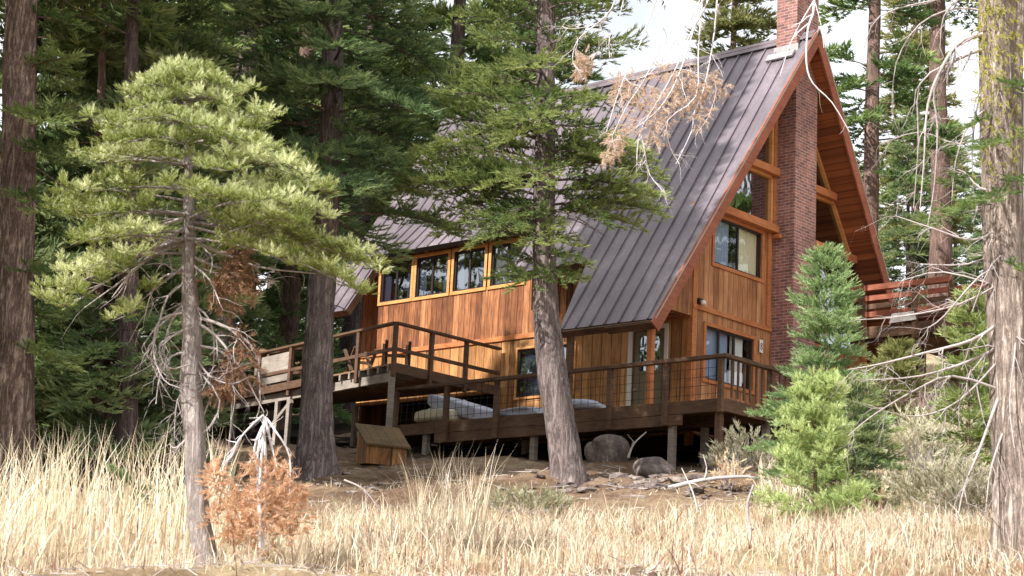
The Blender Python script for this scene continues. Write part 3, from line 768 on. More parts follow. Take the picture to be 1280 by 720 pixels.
m = MB(); m.box((-3.39, -3.39, FZ+.82), (-3.24, 6.36, FZ+.9)); m.build('rail', MAT['deck'], ld, bevel=.006)
m = MB(); m.box((-3.24, -3.39, FZ+.82), (3.6, -3.24, FZ+.9)); m.build('rail', MAT['deck'], ld, bevel=.006)
m = MB()
yy = -3.1
while yy < 6.3: m.bar((-3.31, yy, FZ+.03), (-3.31, yy, FZ+.82), .008, .008); yy += .2
for zz in (.1, .28, .46, .64): m.bar((-3.31, -3.2, FZ+zz), (-3.31, 6.3, FZ+zz), .008, .008)
m.build('wire_mesh', MAT['dark_metal'], ld)
m = MB(); xx = -3.05
while xx < 3.5: m.box((xx-.02, -3.33, FZ+.03), (xx+.02, -3.29, FZ+.8)); xx += .22
m.build('balusters', MAT['deck'], ld)
def stilt(parent, x, y, ztop, w=.12, mat='grey_wood'):
    g = float(ground(x, y))-.25; MB().box((x-w/2, y-w/2, g), (x+w/2, y+w/2, ztop)).build('support_post', MAT[mat], parent, bevel=.008)
for (x, y) in ((-3.1, -3.05), (-3.1, -1.86), (-3.1, 2.0), (-3.1, 5.4), (-1.6, -1.6), (-1.6, 1.2), (-1.6, 3.6), (0.3, -3.05), (-1.4, -3.05), (2.4, -3.05)): stilt(ld, x, y, FZ-.2, .14, 'deck' if y < -3 and x < -3 else 'grey_wood')
m = MB(); m.box((-1.7, -3.1, FZ-.3), (-1.55, 6.2, FZ-.05)); m.build('joist_beam', MAT['deck'], ld)

# ================================================================ UPPER DECK
ud = empty('upper_deck', 'raised brown deck on grey posts behind the two fir trunks left of the cabin', 'deck', (-3.75, 6, -1.4))
UZ = -1.4
PU = [(-.06, 6.0), (-3.75, 6.0), (-2.35, 13.7), (-6.4, 13.6), (-6.4, 21), (-.06, 21)]
m = MB(); m.prism([(a, b, UZ) for a, b in PU], (0, 0, -.04)); m.build('decking', MAT['deck_floor'], ud)
def edge(p, q, z0, z1, off, w, mat, name, parent):
    p = Vector((*p, 0)); q = Vector((*q, 0)); d = (q-p).normalized(); nrm = Vector((-d.y, d.x, 0))*off
    m = MB(); zc = (z0+z1)/2; m.bar(Vector((p.x, p.y, zc))+nrm, Vector((q.x, q.y, zc))+nrm, w, abs(z1-z0)); return m.build(name, MAT[mat], parent, bevel=.006)
edge(PU[0], (-3.72, 6.0), UZ-.24, UZ+.0, .03, .05, 'deck', 'rim_board', ud)
edge((-3.62, 6.1), (-2.3, 13.62), UZ-.42, UZ-.2, .0, .1, 'grey_wood', 'beam', ud)
edge((-2.4, 13.72), (-6.4, 13.62), UZ-.42, UZ-.18, .0, .08, 'grey_wood', 'beam', ud)
edge((-6.4, 13.6), (-6.4, 21), UZ-.3, UZ, -.04, .06, 'deck', 'rim_board', ud)
edge((-3.4, 8.6), (-2.35, 13.7), UZ-.2, UZ, .05, .06, 'deck', 'rim_board', ud)
edge((-2.35, 13.68), (-6.4, 13.55), UZ-.2, UZ+.02, .06, .06, 'fascia', 'rim_board', ud)
for k in range(7):
    y = 6.2+k*.42; x = -3.75+(y-6)*(1.4/7.7)
    MB().box((x-.04, y-.03, UZ-.2), (x+1.2, y+.03, UZ-.045)).build('joist', MAT['grey_wood'] if k < 6 else MAT['deck'], ud)
def railrun(parent, pts, z, h=.95, mid=True, mat='deck', skip_first=False, every=1.25):
    for i, (p, q) in enumerate(zip(pts, pts[1:])):
        p = Vector((*p, z)); q = Vector((*q, z)); L = (q-p).length; n = max(1, round(L/every))
        for k in range(n+1):
            if k == 0 and (i > 0 or skip_first): continue
            c = p.lerp(q, k/n); MB().box((c.x-.05, c.y-.05, z-.35), (c.x+.05, c.y+.05, z+h)).build('rail_post', MAT[mat], parent, bevel=.006)
        MB().bar(p+Vector((0, 0, h+.03)), q+Vector((0, 0, h+.03)), .14, .06).build('rail', MAT[mat], parent, bevel=.005)
        if mid: MB().bar(p+Vector((0, 0, .32)), q+Vector((0, 0, .32)), .05, .09).build('rail', MAT[mat], parent, bevel=.005)
railrun(ud, [(-.12, 5.93), (-3.82, 5.93), (-2.42, 13.78), (-6.4, 13.7)], UZ, .92, True, 'deck', True, 1.45)
m = MB(); a = Vector((-2.97, 10.6, UZ+.45)); b = Vector((-2.62, 12.5, UZ+.45)); m.bar(a, b, .03, .75); m.build('plywood_panel', MAT['grey_wood'], ud)
railrun(ud, [(-.5, 13.0), (-.5, 19)], UZ+.55, .95, True, 'deck', False, 1.5)
for (x, y) in ((-3.72, 6.06), (-3.3, 8.9), (-2.95, 10.6), (-2.75, 11.3), (-2.4, 13.5), (-4.4, 13.6), (-6.2, 13.7), (-1.2, 7), (-1.2, 10)): stilt(ud, x, y, UZ-.42 if y > 6.5 else UZ-.2)
g = float(ground(-2.6, 11.6)); MB().bar((-2.97, 10.5, UZ-.5), (-2.6, 11.9, g+.35), .08, .1).build('brace', MAT['grey_wood'], ud)
# two X-legged stands seen over the deck edge
def xstand(name, label, c, ang):
    root = empty(name, label, 'stand', c); d = Vector((math.cos(ang), math.sin(ang), 0)); pz = Vector((0, 0, 1)); nn = Vector((-d.y, d.x, 0)); c = Vector([float(v) for v in c])
    for s in (-.28, .28):
        for sg in (-1, 1): MB().bar(c+nn*s-d*.28*sg+nn*.03*sg, c+nn*s+d*.28*sg+nn*.03*sg+pz*.62, .045, .08, nn).build('leg', MAT['deck'], root)
    MB().bar(c-nn*.3+pz*.3, c+nn*.3+pz*.3, .05, .07).build('crossbar', MAT['deck'], root)
xstand('sawhorse', 'dark wooden X-legged sawhorse in the front corner of the raised deck', (-3.2, 6.5, UZ), .8)
xstand('sawhorse', 'dark wooden X-legged sawhorse further along the raised deck, beside the fir trunk', (-3.0, 8.0, UZ), 1.2)

# ================================================================ RIGHT DECK
rd = empty('upper_side_deck', 'weathered plank terrace with low board railing to the right of the cabin', 'deck', (6, -3.4, .5))
Y0, Y1, X0, X1, RZ = -4.4, -.9, 5.9, 10.5, .52
m = MB(); x = X0
while x < X1: m.box((x, Y0, RZ-.05), (x+.13, Y1, RZ)); x += .14
m.build('decking', MAT['deck_floor'], rd)
m = MB(); m.box((X0-.06, Y0, RZ-.3), (X0, Y1, RZ)); m.box((X0, Y0-.06, RZ-.3), (X1, Y0, RZ)); m.build('rim_board', MAT['deck'], rd)
rq = random.Random(3)
for k in range(9):
    yA = Y0+rq.uniform(.2, 1.2); yB = Y1-rq.uniform(0, 1.0); zz = RZ+.04+k*.035; xx = X0+rq.uniform(.1, .8)
    MB().bar((xx, yA, zz+rq.uniform(-.02, .05)), (xx+rq.uniform(-.15, .2), yB, zz+rq.uniform(-.05, .12)), .16, .04).build('stacked_plank', MAT[rq.choice(['deck', 'grey_wood', 'fascia'])], rd)
for z in (.3, .5, .72): MB().bar((X0-.05, Y0, RZ+z), (X0-.05, Y1+.2, RZ+z+.02), .04, .13).build('rail_board', MAT['fascia' if z != .5 else 'deck'], rd)
MB().bar((X0-.05, Y0+.9, RZ+.98), (X0-.05, Y1+.3, RZ+1.0), .18, .14).build('rail', MAT['fascia'], rd)
for y in (Y0+.9, Y0+1.9, Y1-.1): MB().box((X0-.11, y-.06, RZ-.4), (X0+.0, y+.06, RZ+.95)).build('rail_post', MAT['deck'], rd)
MB().bar((X0+.3, Y0, RZ+1.0), (X1, Y0, RZ+1.0), .14, .1).build('rail', MAT['deck'], rd)
for x in (X0+.4, X0+1.8, X0+3.2): MB().box((x-.06, Y0-.05, RZ-.4), (x+.06, Y0+.06, RZ+.95)).build('rail_post', MAT['deck'], rd)
for x in (X0+.5, X0+2.2, X0+4): 
    for y in (Y0+.4, Y1-.5): stilt(rd, x, y, RZ-.05, .2, 'deck')
m = MB(); m.box((X0+.15, Y0+.1, RZ-.35), (X0+.3, Y1, RZ-.06)); m.build('joist_beam', MAT['deck'], rd)
p = onp(1128, 396, 0, X0-.16); m = MB(); m.prism([(p[0], p[1]-.38, p[2]-.1), (p[0], p[1]+.38, p[2]-.13), (p[0], p[1]+.3, p[2]+.11), (p[0], p[1]-.3, p[2]+.12)], (.03, 0, 0))
tag(m.build('notice_board', MAT['white'], None, origin=p), 'blank white panel hanging on the plank railing right of the cabin', 'panel')

# ================================================================ THINGS ABOUT THE DECK
def blob(name, mat, c, size, seed, parent=None, noise=.18, sub=4, sq=.75, rot=0, jag=None, tilt=0, label=None, cat=None, group=None):
    import bmesh
    bm = bmesh.new(); bmesh.ops.create_icosphere(bm, subdivisions=sub, radius=1); r = np.random.default_rng(seed)
    dirs = r.normal(size=(10, 3)); dirs /= np.linalg.norm(dirs, axis=1)[:, None]; fr = r.uniform(1.5, 6, 10); ph = r.uniform(0, 6, 10); am = r.uniform(.3, 1, 10)/fr*2.2
    planes = r.normal(size=(9, 3)); planes /= np.linalg.norm(planes, axis=1)[:, None]; off = r.uniform(.62, .95, 9)
    for v in bm.verts:
        p = np.array(v.co)
        if jag:
            for n, o in zip(planes, off):
                k = p@n-o
                if k > 0: p = p-n*k*.85
        q = np.sign(p)*np.abs(p)**sq; q = q*(1+noise*float(np.sum(am*np.sin(fr*(dirs@p)+ph))))
        v.co = Vector((q[0]*size[0], q[1]*size[1], q[2]*size[2]))
    me = bpy.data.meshes.new(name); bm.to_mesh(me); bm.free(); me.materials.append(MAT[mat])
    me.polygons.foreach_set('use_smooth', [True]*len(me.polygons))
    o = bpy.data.objects.new(name, me); COL.objects.link(o)
    if parent: o.parent = parent; c = Vector([float(v) for v in c])-parent_origin(parent)
    o.location = [float(v) for v in c]; o.rotation_euler = (tilt, 0, rot)
    if label: tag(o, label, cat, group)
    return o
cu = empty('cushion_stack', 'pale blue grey deck cushions slumped on a cream one behind the lower deck rail', 'cushions', (-2.8, 5, FZ))
blob('base_cushion', 'cream', (-2.85, 5.2, FZ+.18), (.42, .62, .17), 2, cu, .05, 4, .5)
blob('back_cushion', 'tarp', (-2.72, 4.65, FZ+.36), (.26, 1.0, .2), 3, cu, .07, 4, .5, tilt=.28)
blob('back_cushion', 'tarp', (-2.55, 5.3, FZ+.48), (.25, .5, .12), 5, cu, .1, 4, .6, tilt=-.2)
blob('folded_tarp', 'tarp', (-2.9, 2.55, FZ+.1), (.35, .62, .1), 6, None, .12, 4, .6, label='flat white tarp lying on the lower deck left of the large leaning trunk', cat='tarp')
blob('folded_tarp', 'tarp', (-2.85, .75, FZ+.14), (.3, .5, .14), 8, None, .2, 4, .7, label='crumpled white tarp on the lower deck right of the large leaning trunk', cat='tarp')

# wooden box with a sloping lid, under the raised deck
bx = gpt(476, 38.6); z0 = float(bx[2]); bx0, by0 = float(bx[0]), float(bx[1])
wb = empty('storage_box', 'golden wooden box with a sloping plank lid standing under the raised deck', 'box', (bx0, by0, z0))
def BX(u, v, z): return (bx0+u*.54+v*.18, by0-u*.26+v*.52, z0+z*.64)
m = MB()
q = [BX(-.75, -.5, -.1), BX(.75, -.5, -.1), BX(.75, .5, -.1), BX(-.75, .5, -.1)]; t = [BX(-.75, -.5, .55), BX(.75, -.5, .5), BX(.75, .5, 1.15), BX(-.75, .5, 1.2)]
m.add(q+t, [(0, 1, 5, 4), (1, 2, 6, 5), (2, 3, 7, 6), (3, 0, 4, 7), (0, 3, 2, 1)]); m.build('body', MAT['cedar_low'], wb)
m = MB()
for k in range(5):
    a, b = -.85+k*.34, -.85+k*.34+.33
    m.prism([BX(a, -.62, .5), BX(b, -.62, .5), BX(b, .6, 1.27), BX(a, .6, 1.27)], (0, 0, .04))
m.build('lid', MAT['box_wood'], wb)

# boulders
for (x, s, sx, sy, sz, lab, sd) in ((757, 38.2, .6, .5, .42, 'tall rounded grey boulder tucked beneath the lower deck rim', 1), (816, 35.6, .52, .45, .33, 'squat brown boulder in the open just below the deck posts', 2), (895, 36.0, .45, .4, .26, 'dark low boulder at the foot of the corner deck post', 4)):
    p = gpt(x, s); blob('boulder', 'rock', p+np.array([0, 0, sz*.45]), (sx*.85, sy*.85, sz*.9), sd+20, None, .14, 4, .9, jag=True, label=lab, cat='boulder')
rs = MB()
rng = np.random.default_rng(5)
import bmesh
vv = []; ff = []
for i in range(170):
    x = rng.uniform(700, 960) if i < 110 else rng.uniform(420, 960); s = rng.uniform(29, 35.5); p = gpt(x, s); sc = rng.uniform(.05, .2) if i < 60 else rng.uniform(.03, .1)
    bm = bmesh.new(); bmesh.ops.create_icosphere(bm, subdivisions=1, radius=1)
    A = np.array([v.co[:] for v in bm.verts])*(1+rng.normal(0, .16, (12 if False else len(bm.verts), 1)))*np.array([sc*1.5, sc, sc*.5])
    a = rng.random()*6; R_ = np.array([[math.cos(a), -math.sin(a), 0], [math.sin(a), math.cos(a), 0], [0, 0, 1]])
    rs.add((A@R_.T+p+np.array([0, 0, sc*.15])).tolist(), [tuple(v.index for v in f.verts) for f in bm.faces]); bm.free()
tag(rs.build('loose_stones', MAT['rock']), 'scattered loose stones and rubble on the bare slope below the deck', 'stones', kind='stuff')
#@@PART3@@
# ================================================================ TREES
def ats(x, y, s):
    """world point in the direction of (x, y) at horizontal distance s ahead of the camera"""
    w = M3.T @ np.array([(x-640)/F_PX, -(y-360)/F_PX, 1.]); d = s/(w[0]*FH[0]+w[1]*FH[1]); return CAM+w*d
def photo_trunk(base_x, s, pts, wid):
    b = gpt(base_x, s); P = [b-np.array([0, 0, .4]), b]+[ats(x, y, s) for x, y in pts]
    P[0][:2] = b[:2]; rad = [w/2/F_PX*s for w in wid]; return b, (P, [rad[0]]+rad)

# --- the two trunks in front of the cabin
b, pr_ = photo_trunk(394, 34.5, [(396, 500), (400, 400), (408, 280), (414, 150), (416, 0), (416, -350), (416, -900)], [46, 38, 35, 32, 29, 25, 18, 2])
Ht = pr_[0][-1][2]-b[2]
conifer('fir_tree', 'tall fir whose straight grey trunk stands in front of the raised deck', b, Ht, 5.4, lambda f: 2.5*(1-f)**.7+.3, MAT['fir_dark'], MAT['bark'], .35, 'mid', .30, .5, 5, .05, -.3, 1.0, .38, 21,
        path=pr_, group='firs growing against the deck', dead=6)
b, pr_ = photo_trunk(712, 33.2, [(704, 550), (692, 480), (682, 400), (679, 300), (682, 150), (683, 0), (684, -350), (684, -850)], [38, 37, 36, 32, 28, 25, 23, 17, 2])
Ht = pr_[0][-1][2]-b[2]
rng = np.random.default_rng(5)
root = empty('fir_tree', 'tall fir with a leaning bare lower trunk, standing right before the middle of the cabin', 'tree', b, 'firs growing against the deck')
wood = MB(); trunk_mesh(wood, *pr_, sides=40, seed=5)
tw = Twigs('mid')
def house_fir_bough(x0, y0, x1, y1, tl=.24, w=.4, dd=0., dens=1.1):
    p = ats(x0, y0, 33.2); q = ats(x1, y1, 33.2+dd); v = q-p; L = math.hypot(v[0], v[1]); L3 = max(L, .3)
    spray(tw, wood, rng, p, (v[0], v[1], 0), L3, (v[2]/L3)+.25, -.28, tl, .58+rng.normal(0, .1), .035, dens*.82, .15, .2, .25, w)
BO = [(680, 350, 620, 345, 0), (680, 350, 728, 348, 0), (681, 345, 650, 352, -1.), (681, 340, 705, 350, -1), (680, 325, 640, 330, .8), (682, 322, 722, 325, -.8), (680, 300, 612, 292, .2), (682, 290, 720, 305, -.5), (681, 280, 640, 270, -1), (682, 285, 668, 300, -1.5),
      (683, 270, 740, 255, .3), (683, 265, 800, 278, .2), (684, 255, 832, 265, 0), (684, 240, 820, 245, .8), (683, 235, 760, 275, -.8), (681, 262, 610, 275, .5), (681, 250, 560, 262, .3), (681, 235, 540, 240, -.3), (681, 225, 510, 228, 0), (681, 215, 600, 232, -1),
      (683, 215, 790, 205, .3), (683, 200, 832, 218, .3), (683, 195, 740, 190, -1.), (682, 190, 600, 185, .4), (682, 175, 555, 172, 0), (682, 165, 620, 150, -.8), (683, 160, 770, 165, 0), (683, 140, 790, 125, .5), (683, 130, 740, 118, -1), (682, 130, 590, 120, 0), (682, 110, 560, 95, .3),
      (682, 95, 620, 85, -.8), (683, 90, 770, 70, 0), (683, 75, 800, 55, .5), (683, 60, 740, 45, -1), (682, 60, 600, 45, 0), (682, 40, 570, 20, .3), (683, 30, 780, 10, 0), (683, 15, 730, 0, -.8), (682, 10, 610, -10, 0), (683, -10, 770, -30, 0), (682, -20, 600, -45, .4), (681, 245, 520, 225, -.6), (681, 230, 505, 200, .5), (681, 205, 520, 185, -.5), (681, 262, 545, 285, -.2), (681, 180, 525, 140, .2), (681, 150, 540, 110, -.6), (681, 222, 470, 238, .2), (683, 225, 830, 240, -.6), (683, 170, 800, 180, -.7), (683, 185, 815, 195, .5), (681, 270, 590, 300, -.5)]
for x0, y0, x1, y1, dd in BO:
    house_fir_bough(x0, y0, x1, y1, dd=dd)
    if (y0 < 230 or x1 < 640) and rng.random() < .5:
        house_fir_bough(x0, y0-8, (x0+x1)/2+rng.normal(0, 14), y1-10+rng.normal(0, 10), dd=dd+rng.choice([-1, 1])*rng.uniform(.8, 2.0), dens=1.)
h = pr_[0][1][2]+10.2
while h < pr_[0][-1][2]-.5:
    for i in range(5):
        a = rng.random()*6.28; f = (h-pr_[0][1][2]-10)/(Ht-10); c = np.array([np.interp(h, [p[2] for p in pr_[0]], [p[k] for p in pr_[0]]) for k in (0, 1)]+[h])
        spray(tw, wood, rng, c, (math.cos(a), math.sin(a), 0), 2.2*(1-f)**.7+.3, .1, -.3, .3, .4, .03, .8)
    h += .55
for x0, y0, x1, y1 in ((682, 140, 640, 165), (683, 150, 700, 175), (682, 155, 665, 190), (681, 130, 625, 100), (683, 45, 655, 10), (683, 260, 752, 292), (684, 270, 748, 290)):
    twiggy(wood, rng, [ats(x0, y0, 33.1), ats((x0+x1)/2, (y0+y1)/2-6, 32.6), ats(x1, y1, 32.3)], .025, .008, 5, .5, 1)
wood.build('trunk', MAT['bark'], root, smooth=True)
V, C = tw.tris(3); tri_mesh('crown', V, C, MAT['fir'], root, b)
# shaded far trees: three prototypes, then copies
protos = []
def bgt(name, label, x, s, H, z0, R, mat, bark, rb, seed, tl=.42, whorl=.55, per=5, kind='far', power=.8, **k):
    return conifer(name, label, gpt(x, s), H, z0, lambda f: R*(1-f)**power+.25, MAT[mat], MAT[bark], rb, kind, tl, whorl, per, .1, -.35, 1., .38, seed, group='forest firs behind the cabin', **k)
pA = bgt('fir_tree', 'dense dark fir at the left, its foliage filling the space behind the young fir', 128, 33, 14, .9, 2.5, 'fir_dark', 'bark_dark', .2, 31, tl=.33, whorl=.55)
pB = bgt('fir_tree', 'tall fir with a bare dark trunk rising behind the left end of the roof ridge', 545, 62, 25, 7, 3.3, 'fir', 'bark_dark', .5, 32, tl=.46, whorl=1.05, per=4, dead=14)
pC = bgt('fir_tree', 'fir with a brown trunk standing in the gap just right of the roof peak', 1092, 62, 26, 6.0, 3.0, 'fir', 'bark_brown', .36, 33, tl=.46, whorl=1.15, per=3, dead=18)
pD = bgt('fir_tree', 'narrow thin fir behind the ridge left of the chimney', 905, 66, 24, 4, 2.3, 'fir_olive', 'bark_brown', .25, 34, tl=.45, whorl=.6)
pE = bgt('fir_tree', 'open-crowned fir with a reddish trunk far behind the right terrace', 1175, 70, 27, 14, 2.6, 'fir', 'bark_brown', .5, 35, tl=.46, whorl=1.3, per=3, dead=20)
G = 'forest firs behind the cabin'
CP = [  # source, x, distance, scale, label
 (pA, 75, 36, 1.1, 'dark fir beside the thick furrowed trunk at the left edge'),
 (pA, 215, 52, 1.2, 'dark fir directly behind the trunk of the young fir'),
 (pA, -20, 33, 1.05, 'dark fir cut by the left edge of the picture'),
 (pB, 265, 50, .95, 'fir with a reddish brown trunk showing above the top of the young fir'),
 (pB, 60, 52, 1.0, 'tall fir deep in shade behind the furrowed trunk at the left'),
 (pC, 345, 56, 1.0, 'fir with a slim grey trunk seen between the young fir and the deck fir'),
 (pA, 300, 58, 1.35, 'small bushy fir behind the far railing of the raised deck'),
 (pB, 430, 60, 1.0, 'fir standing behind the deck fir, its crown joining that one'),
 (pB, 150, 66, 1.1, 'far dark fir left of the top of the young fir'),
 (pA, 395, 66, 1.5, 'bushy fir low behind the raised deck railing'),
 (pC, 480, 72, 1.1, 'thin fir further back, left of the roof end'),
 (pA, 610, 70, 1.5, 'full fir behind the left part of the roof ridge'),
 (pB, 665, 68, .9, 'fir rising behind the middle of the roof ridge'),
 (pA, 1135, 84, .75, 'bushy fir beyond the right slope of the roof'),
 (pA, 1235, 76, .6, 'bushy fir beyond the right terrace, beside the mossy pine'),
 (pD, 1145, 92, 1.1, 'distant narrow fir in the bright gap right of the cabin'),
 (pA, 235, 80, 0.83, 'distant fir filling the dark wood behind the young fir'),
 (pA, 520, 86, 0.88, 'distant fir in the wood behind the left roof edge'),
 (pA, 20, 72, 0.83, 'distant fir at the far left of the wood'),
 (pB, 340, 90, 1.2, 'distant tall fir high between the young fir and the deck fir'),
 (pA, 100, 95, 1.04, 'farthest dark fir in the left part of the wood'),
 (pA, 430, 98, 1.04, 'farthest dark fir behind the deck fir'),
 (pA, 1195, 104, .8, 'farthest bushy fir on the right hillside'),
 (pA, 1070, 102, .7, 'farthest bushy fir behind the cabin roof'),
 (pA, 640, 100, 0.99, 'farthest dark fir behind the middle of the ridge'),
]
rr = random.Random(4)
for src, x, s, sc, lab in CP: copy_tree(src, gpt(x, s), rr.random()*6.28, sc*rr.uniform(.95, 1.05), lab, G)
# trees of the same wood beyond the left edge and behind the viewer (they throw the dappled shade)
OG = 'firs of the wood around the clearing'
for i, (X, Y, sc) in enumerate(((-22, 24, .9), (-17, 31, 1.), (-30, 34, 1.1), (-26, 43, 1.1), (-42, 27, 1.1), (-14, 41, 1.1), (10, -16, .6), (18, -14, .8), (24, 0, .9), (30, -6, 1.), (36, 4, 1.), (20, -6, .7), (44, 2, 1.1), (-17, 7, .72), (-21, 1.5, .7), (-15.5, 14, .75), (-28, 9, .9), (-24, 17, 1.), (-33, 2, .85), (-38, 14, 1.), (-12, 22, .9), (14, -24, .8), (24, -22, 1.), (5, -34, .9), (32, -12, 1.), (-2, -40, 1.), (16, -38, 1.1), (40, -26, 1.1), (-52, 8, 1.1), (-60, -10, 1.2))):
    o = copy_tree((pB, pC, pD)[i % 3], (X, Y, float(ground(X, Y))-.1), i*1.7, sc, 'tall fir of the surrounding wood outside the photo', OG)

# --- big trunks on the left
def plain_trunk(name, label, bx_, s, pts, wid, bark, seed, boughs=(), cat='tree', mat='fir_dark', group=None, dead=0):
    b, pr_ = photo_trunk(bx_, s, pts, wid); root = empty(name, label, cat, b, group); w = MB(); trunk_mesh(w, *pr_, sides=36, seed=seed); rng = np.random.default_rng(seed)
    tw = Twigs('mid')
    for (x0, y0, x1, y1, dd) in boughs:
        p = ats(x0, y0, s); q = ats(x1, y1, s+dd); v = q-p; L = max(.3, math.hypot(v[0], v[1])); spray(tw, w, rng, p, (v[0], v[1], 0), L, v[2]/L+.2, -.22, .24, .45+rng.normal(0, .1), .03, 1.0, .2, .16, .2, .4)
    zs = [p[2] for p in pr_[0]]
    for i in range(dead):
        h = rng.uniform(b[2]+1.5, min(zs[-1], b[2]+9)); a = rng.random()*6.28; c = np.array([np.interp(h, zs, [p[k] for p in pr_[0]]) for k in (0, 1)]+[h])
        twiggy(w, rng, wander(rng, c, (math.cos(a), math.sin(a), -.05), rng.uniform(.5, 1.6), 4, .2, -.06), .022, .006, 2, .4)
    hs_ = ats(bx_, -60, s)[2]; h = hs_
    while h < zs[-1]:
        f = (h-hs_)/(zs[-1]-hs_)
        for i in range(5):
            a = rng.random()*6.28; c = np.array([np.interp(h, zs, [p[k] for p in pr_[0]]) for k in (0, 1)]+[h]); spray(tw, w, rng, c, (math.cos(a), math.sin(a), 0), 2.6*(1-f)**.7+.4, .1, -.3, .42, .4, .03, .7)
        h += .75
    w.build('trunk', MAT[bark], root, smooth=True)
    V, C = tw.tris(seed); tri_mesh('crown', V, C, MAT[mat], root, b); return root
plain_trunk('old_fir', 'thick furrowed trunk with pale bark plates at the very left edge', 18, 29, [(18, 400), (20, 250), (24, 100), (28, 0), (30, -600), (32, -1500)], [54, 46, 44, 42, 40, 34, 3], 'bark_left', 41,
            [(24, 190, 95, 195, -.8), (22, 90, 85, 70, -.5), (20, 215, -30, 225, 0), (26, 60, 90, 105, .8), (22, 240, 60, 262, -1), (25, 20, 100, 30, 0), (20, 150, 70, 150, -1.2), (20, 340, 80, 352, -.6), (18, 390, 70, 400, .6), (18, 440, 85, 455, -.6)], dead=6, mat='fir')
plain_trunk('fir_tree', 'slim dark trunk near the left edge among the low fir branches', 157, 31, [(158, 480), (160, 380), (163, 200), (166, 0), (168, -1200)], [30, 26, 24, 20, 15, 2], 'bark_dark', 42,
            [(158, 380, 60, 395, -.6), (158, 400, 215, 415, -.8), (159, 350, 100, 330, .6), (158, 430, 90, 450, -1.2), (158, 445, 205, 462, -1.), (158, 465, 110, 480, -1), (160, 320, 220, 335, .8), (158, 410, 40, 440, 0), (158, 420, 200, 440, .6), (160, 300, 90, 290, -1)], dead=5)
plain_trunk('fir_tree', 'thin reddish trunk immediately left of the slim dark one by the raised deck', 118, 32, [(120, 480), (122, 400), (126, 200), (128, 0), (130, -900)], [20, 18, 16, 12, 9, 2], 'bark_brown', 43,
            [(120, 360, 60, 372, .5), (120, 420, 165, 432, -.6), (120, 450, 70, 470, -.8), (122, 330, 170, 320, 0), (121, 470, 160, 490, -.8)], dead=3)

# --- the young fir in the left foreground
s0 = 15.0
b, pr_ = photo_trunk(264, s0, [(250, 655), (246, 600), (244, 540), (238, 480), (240, 430), (236, 350), (236, 260), (235, 190), (232, 130), (230, 88)], [32, 28, 26, 25, 25, 23, 18, 14, 10, 7, 2])
yf = empty('young_fir', 'young fir with cloud-like pale green foliage and bare grey lower limbs, left foreground', 'tree', b)
w = MB(); trunk_mesh(w, *pr_, sides=22, lump=.1, seed=9); w.build('trunk', MAT['bark_young'], yf, smooth=True)
rng = np.random.default_rng(77); tw = Twigs('near'); lw = MB()
def axp(y): 
    ys = [660, 600, 520, 440, 350, 260, 190, 130, 88]; xs = [246, 238, 238, 241, 236, 236, 235, 232, 230]
    return np.interp(-y, [-v for v in ys], xs)
def yb(x0, y0, x1, y1, dd, tl=.077, wd=.42, dens=1.3, tint=None, st=.3):
    p = ats(x0, y0, s0); q = ats(x1, y1, s0+dd); v = q-p; L = max(.15, math.hypot(v[0], v[1]))
    spray(tw, lw, rng, p, (v[0], v[1], 0), L, (v[2]/L)+.12, -.12, tl, (.4 if tint is None else tint-.08)+rng.normal(0, .13), .016, dens, st, .07, .8, wd, 12)
def Rpx(y): return np.interp(y, [88, 105, 130, 165, 200, 240, 280, 300], [18, 55, 95, 135, 140, 165, 170, 150])
tiers = [92, 104, 120, 142, 166, 194, 224, 256, 286]
for ti, ty in enumerate(tiers):
    k = 6 if ty < 130 else (6 if ty < 200 else 4); a0 = rng.random()*6.28
    for i in range(k):
        a = a0+2*PI*i/k+rng.normal(0, .2); R = Rpx(ty)*rng.uniform(.7, 1.15); lat = R*math.cos(a); dep = R*math.sin(a)/F_PX*s0
        y1 = ty+rng.normal(4, 8)+.03*R; yb(axp(ty), ty+.1*R, axp(ty)+lat, y1, dep, st=.25 if ty < 140 else .45, tint=.5 if ty < 200 else .42, wd=.5)
for (x0, y0, x1, y1, dd) in ((236, 262, 412, 240, .2), (236, 250, 75, 235, -.2), (236, 270, 70, 262, .3), (236, 290, 90, 300, -.4), (236, 300, 50, 375, 0), (236, 305, 85, 345, .4), (236, 300, 72, 385, -.5), (236, 315, 110, 330, -.6),
                              (238, 262, 392, 300, -.3), (238, 270, 440, 318, 0), (238, 275, 480, 338, .1), (238, 285, 455, 360, -.4), (238, 280, 420, 330, .6), (236, 250, 385, 215, .5), (236, 330, 150, 395, -.3), (238, 300, 350, 320, -.7), (238, 235, 405, 262, -.5)):
    yb(x0, y0, x1, y1, dd, st=.5, tint=.38, wd=.34, dens=1.5)
lw.build('limbs', MAT['bark_young'], yf, smooth=True)
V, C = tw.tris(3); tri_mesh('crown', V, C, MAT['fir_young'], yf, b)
dw = MB(); rng = np.random.default_rng(12)
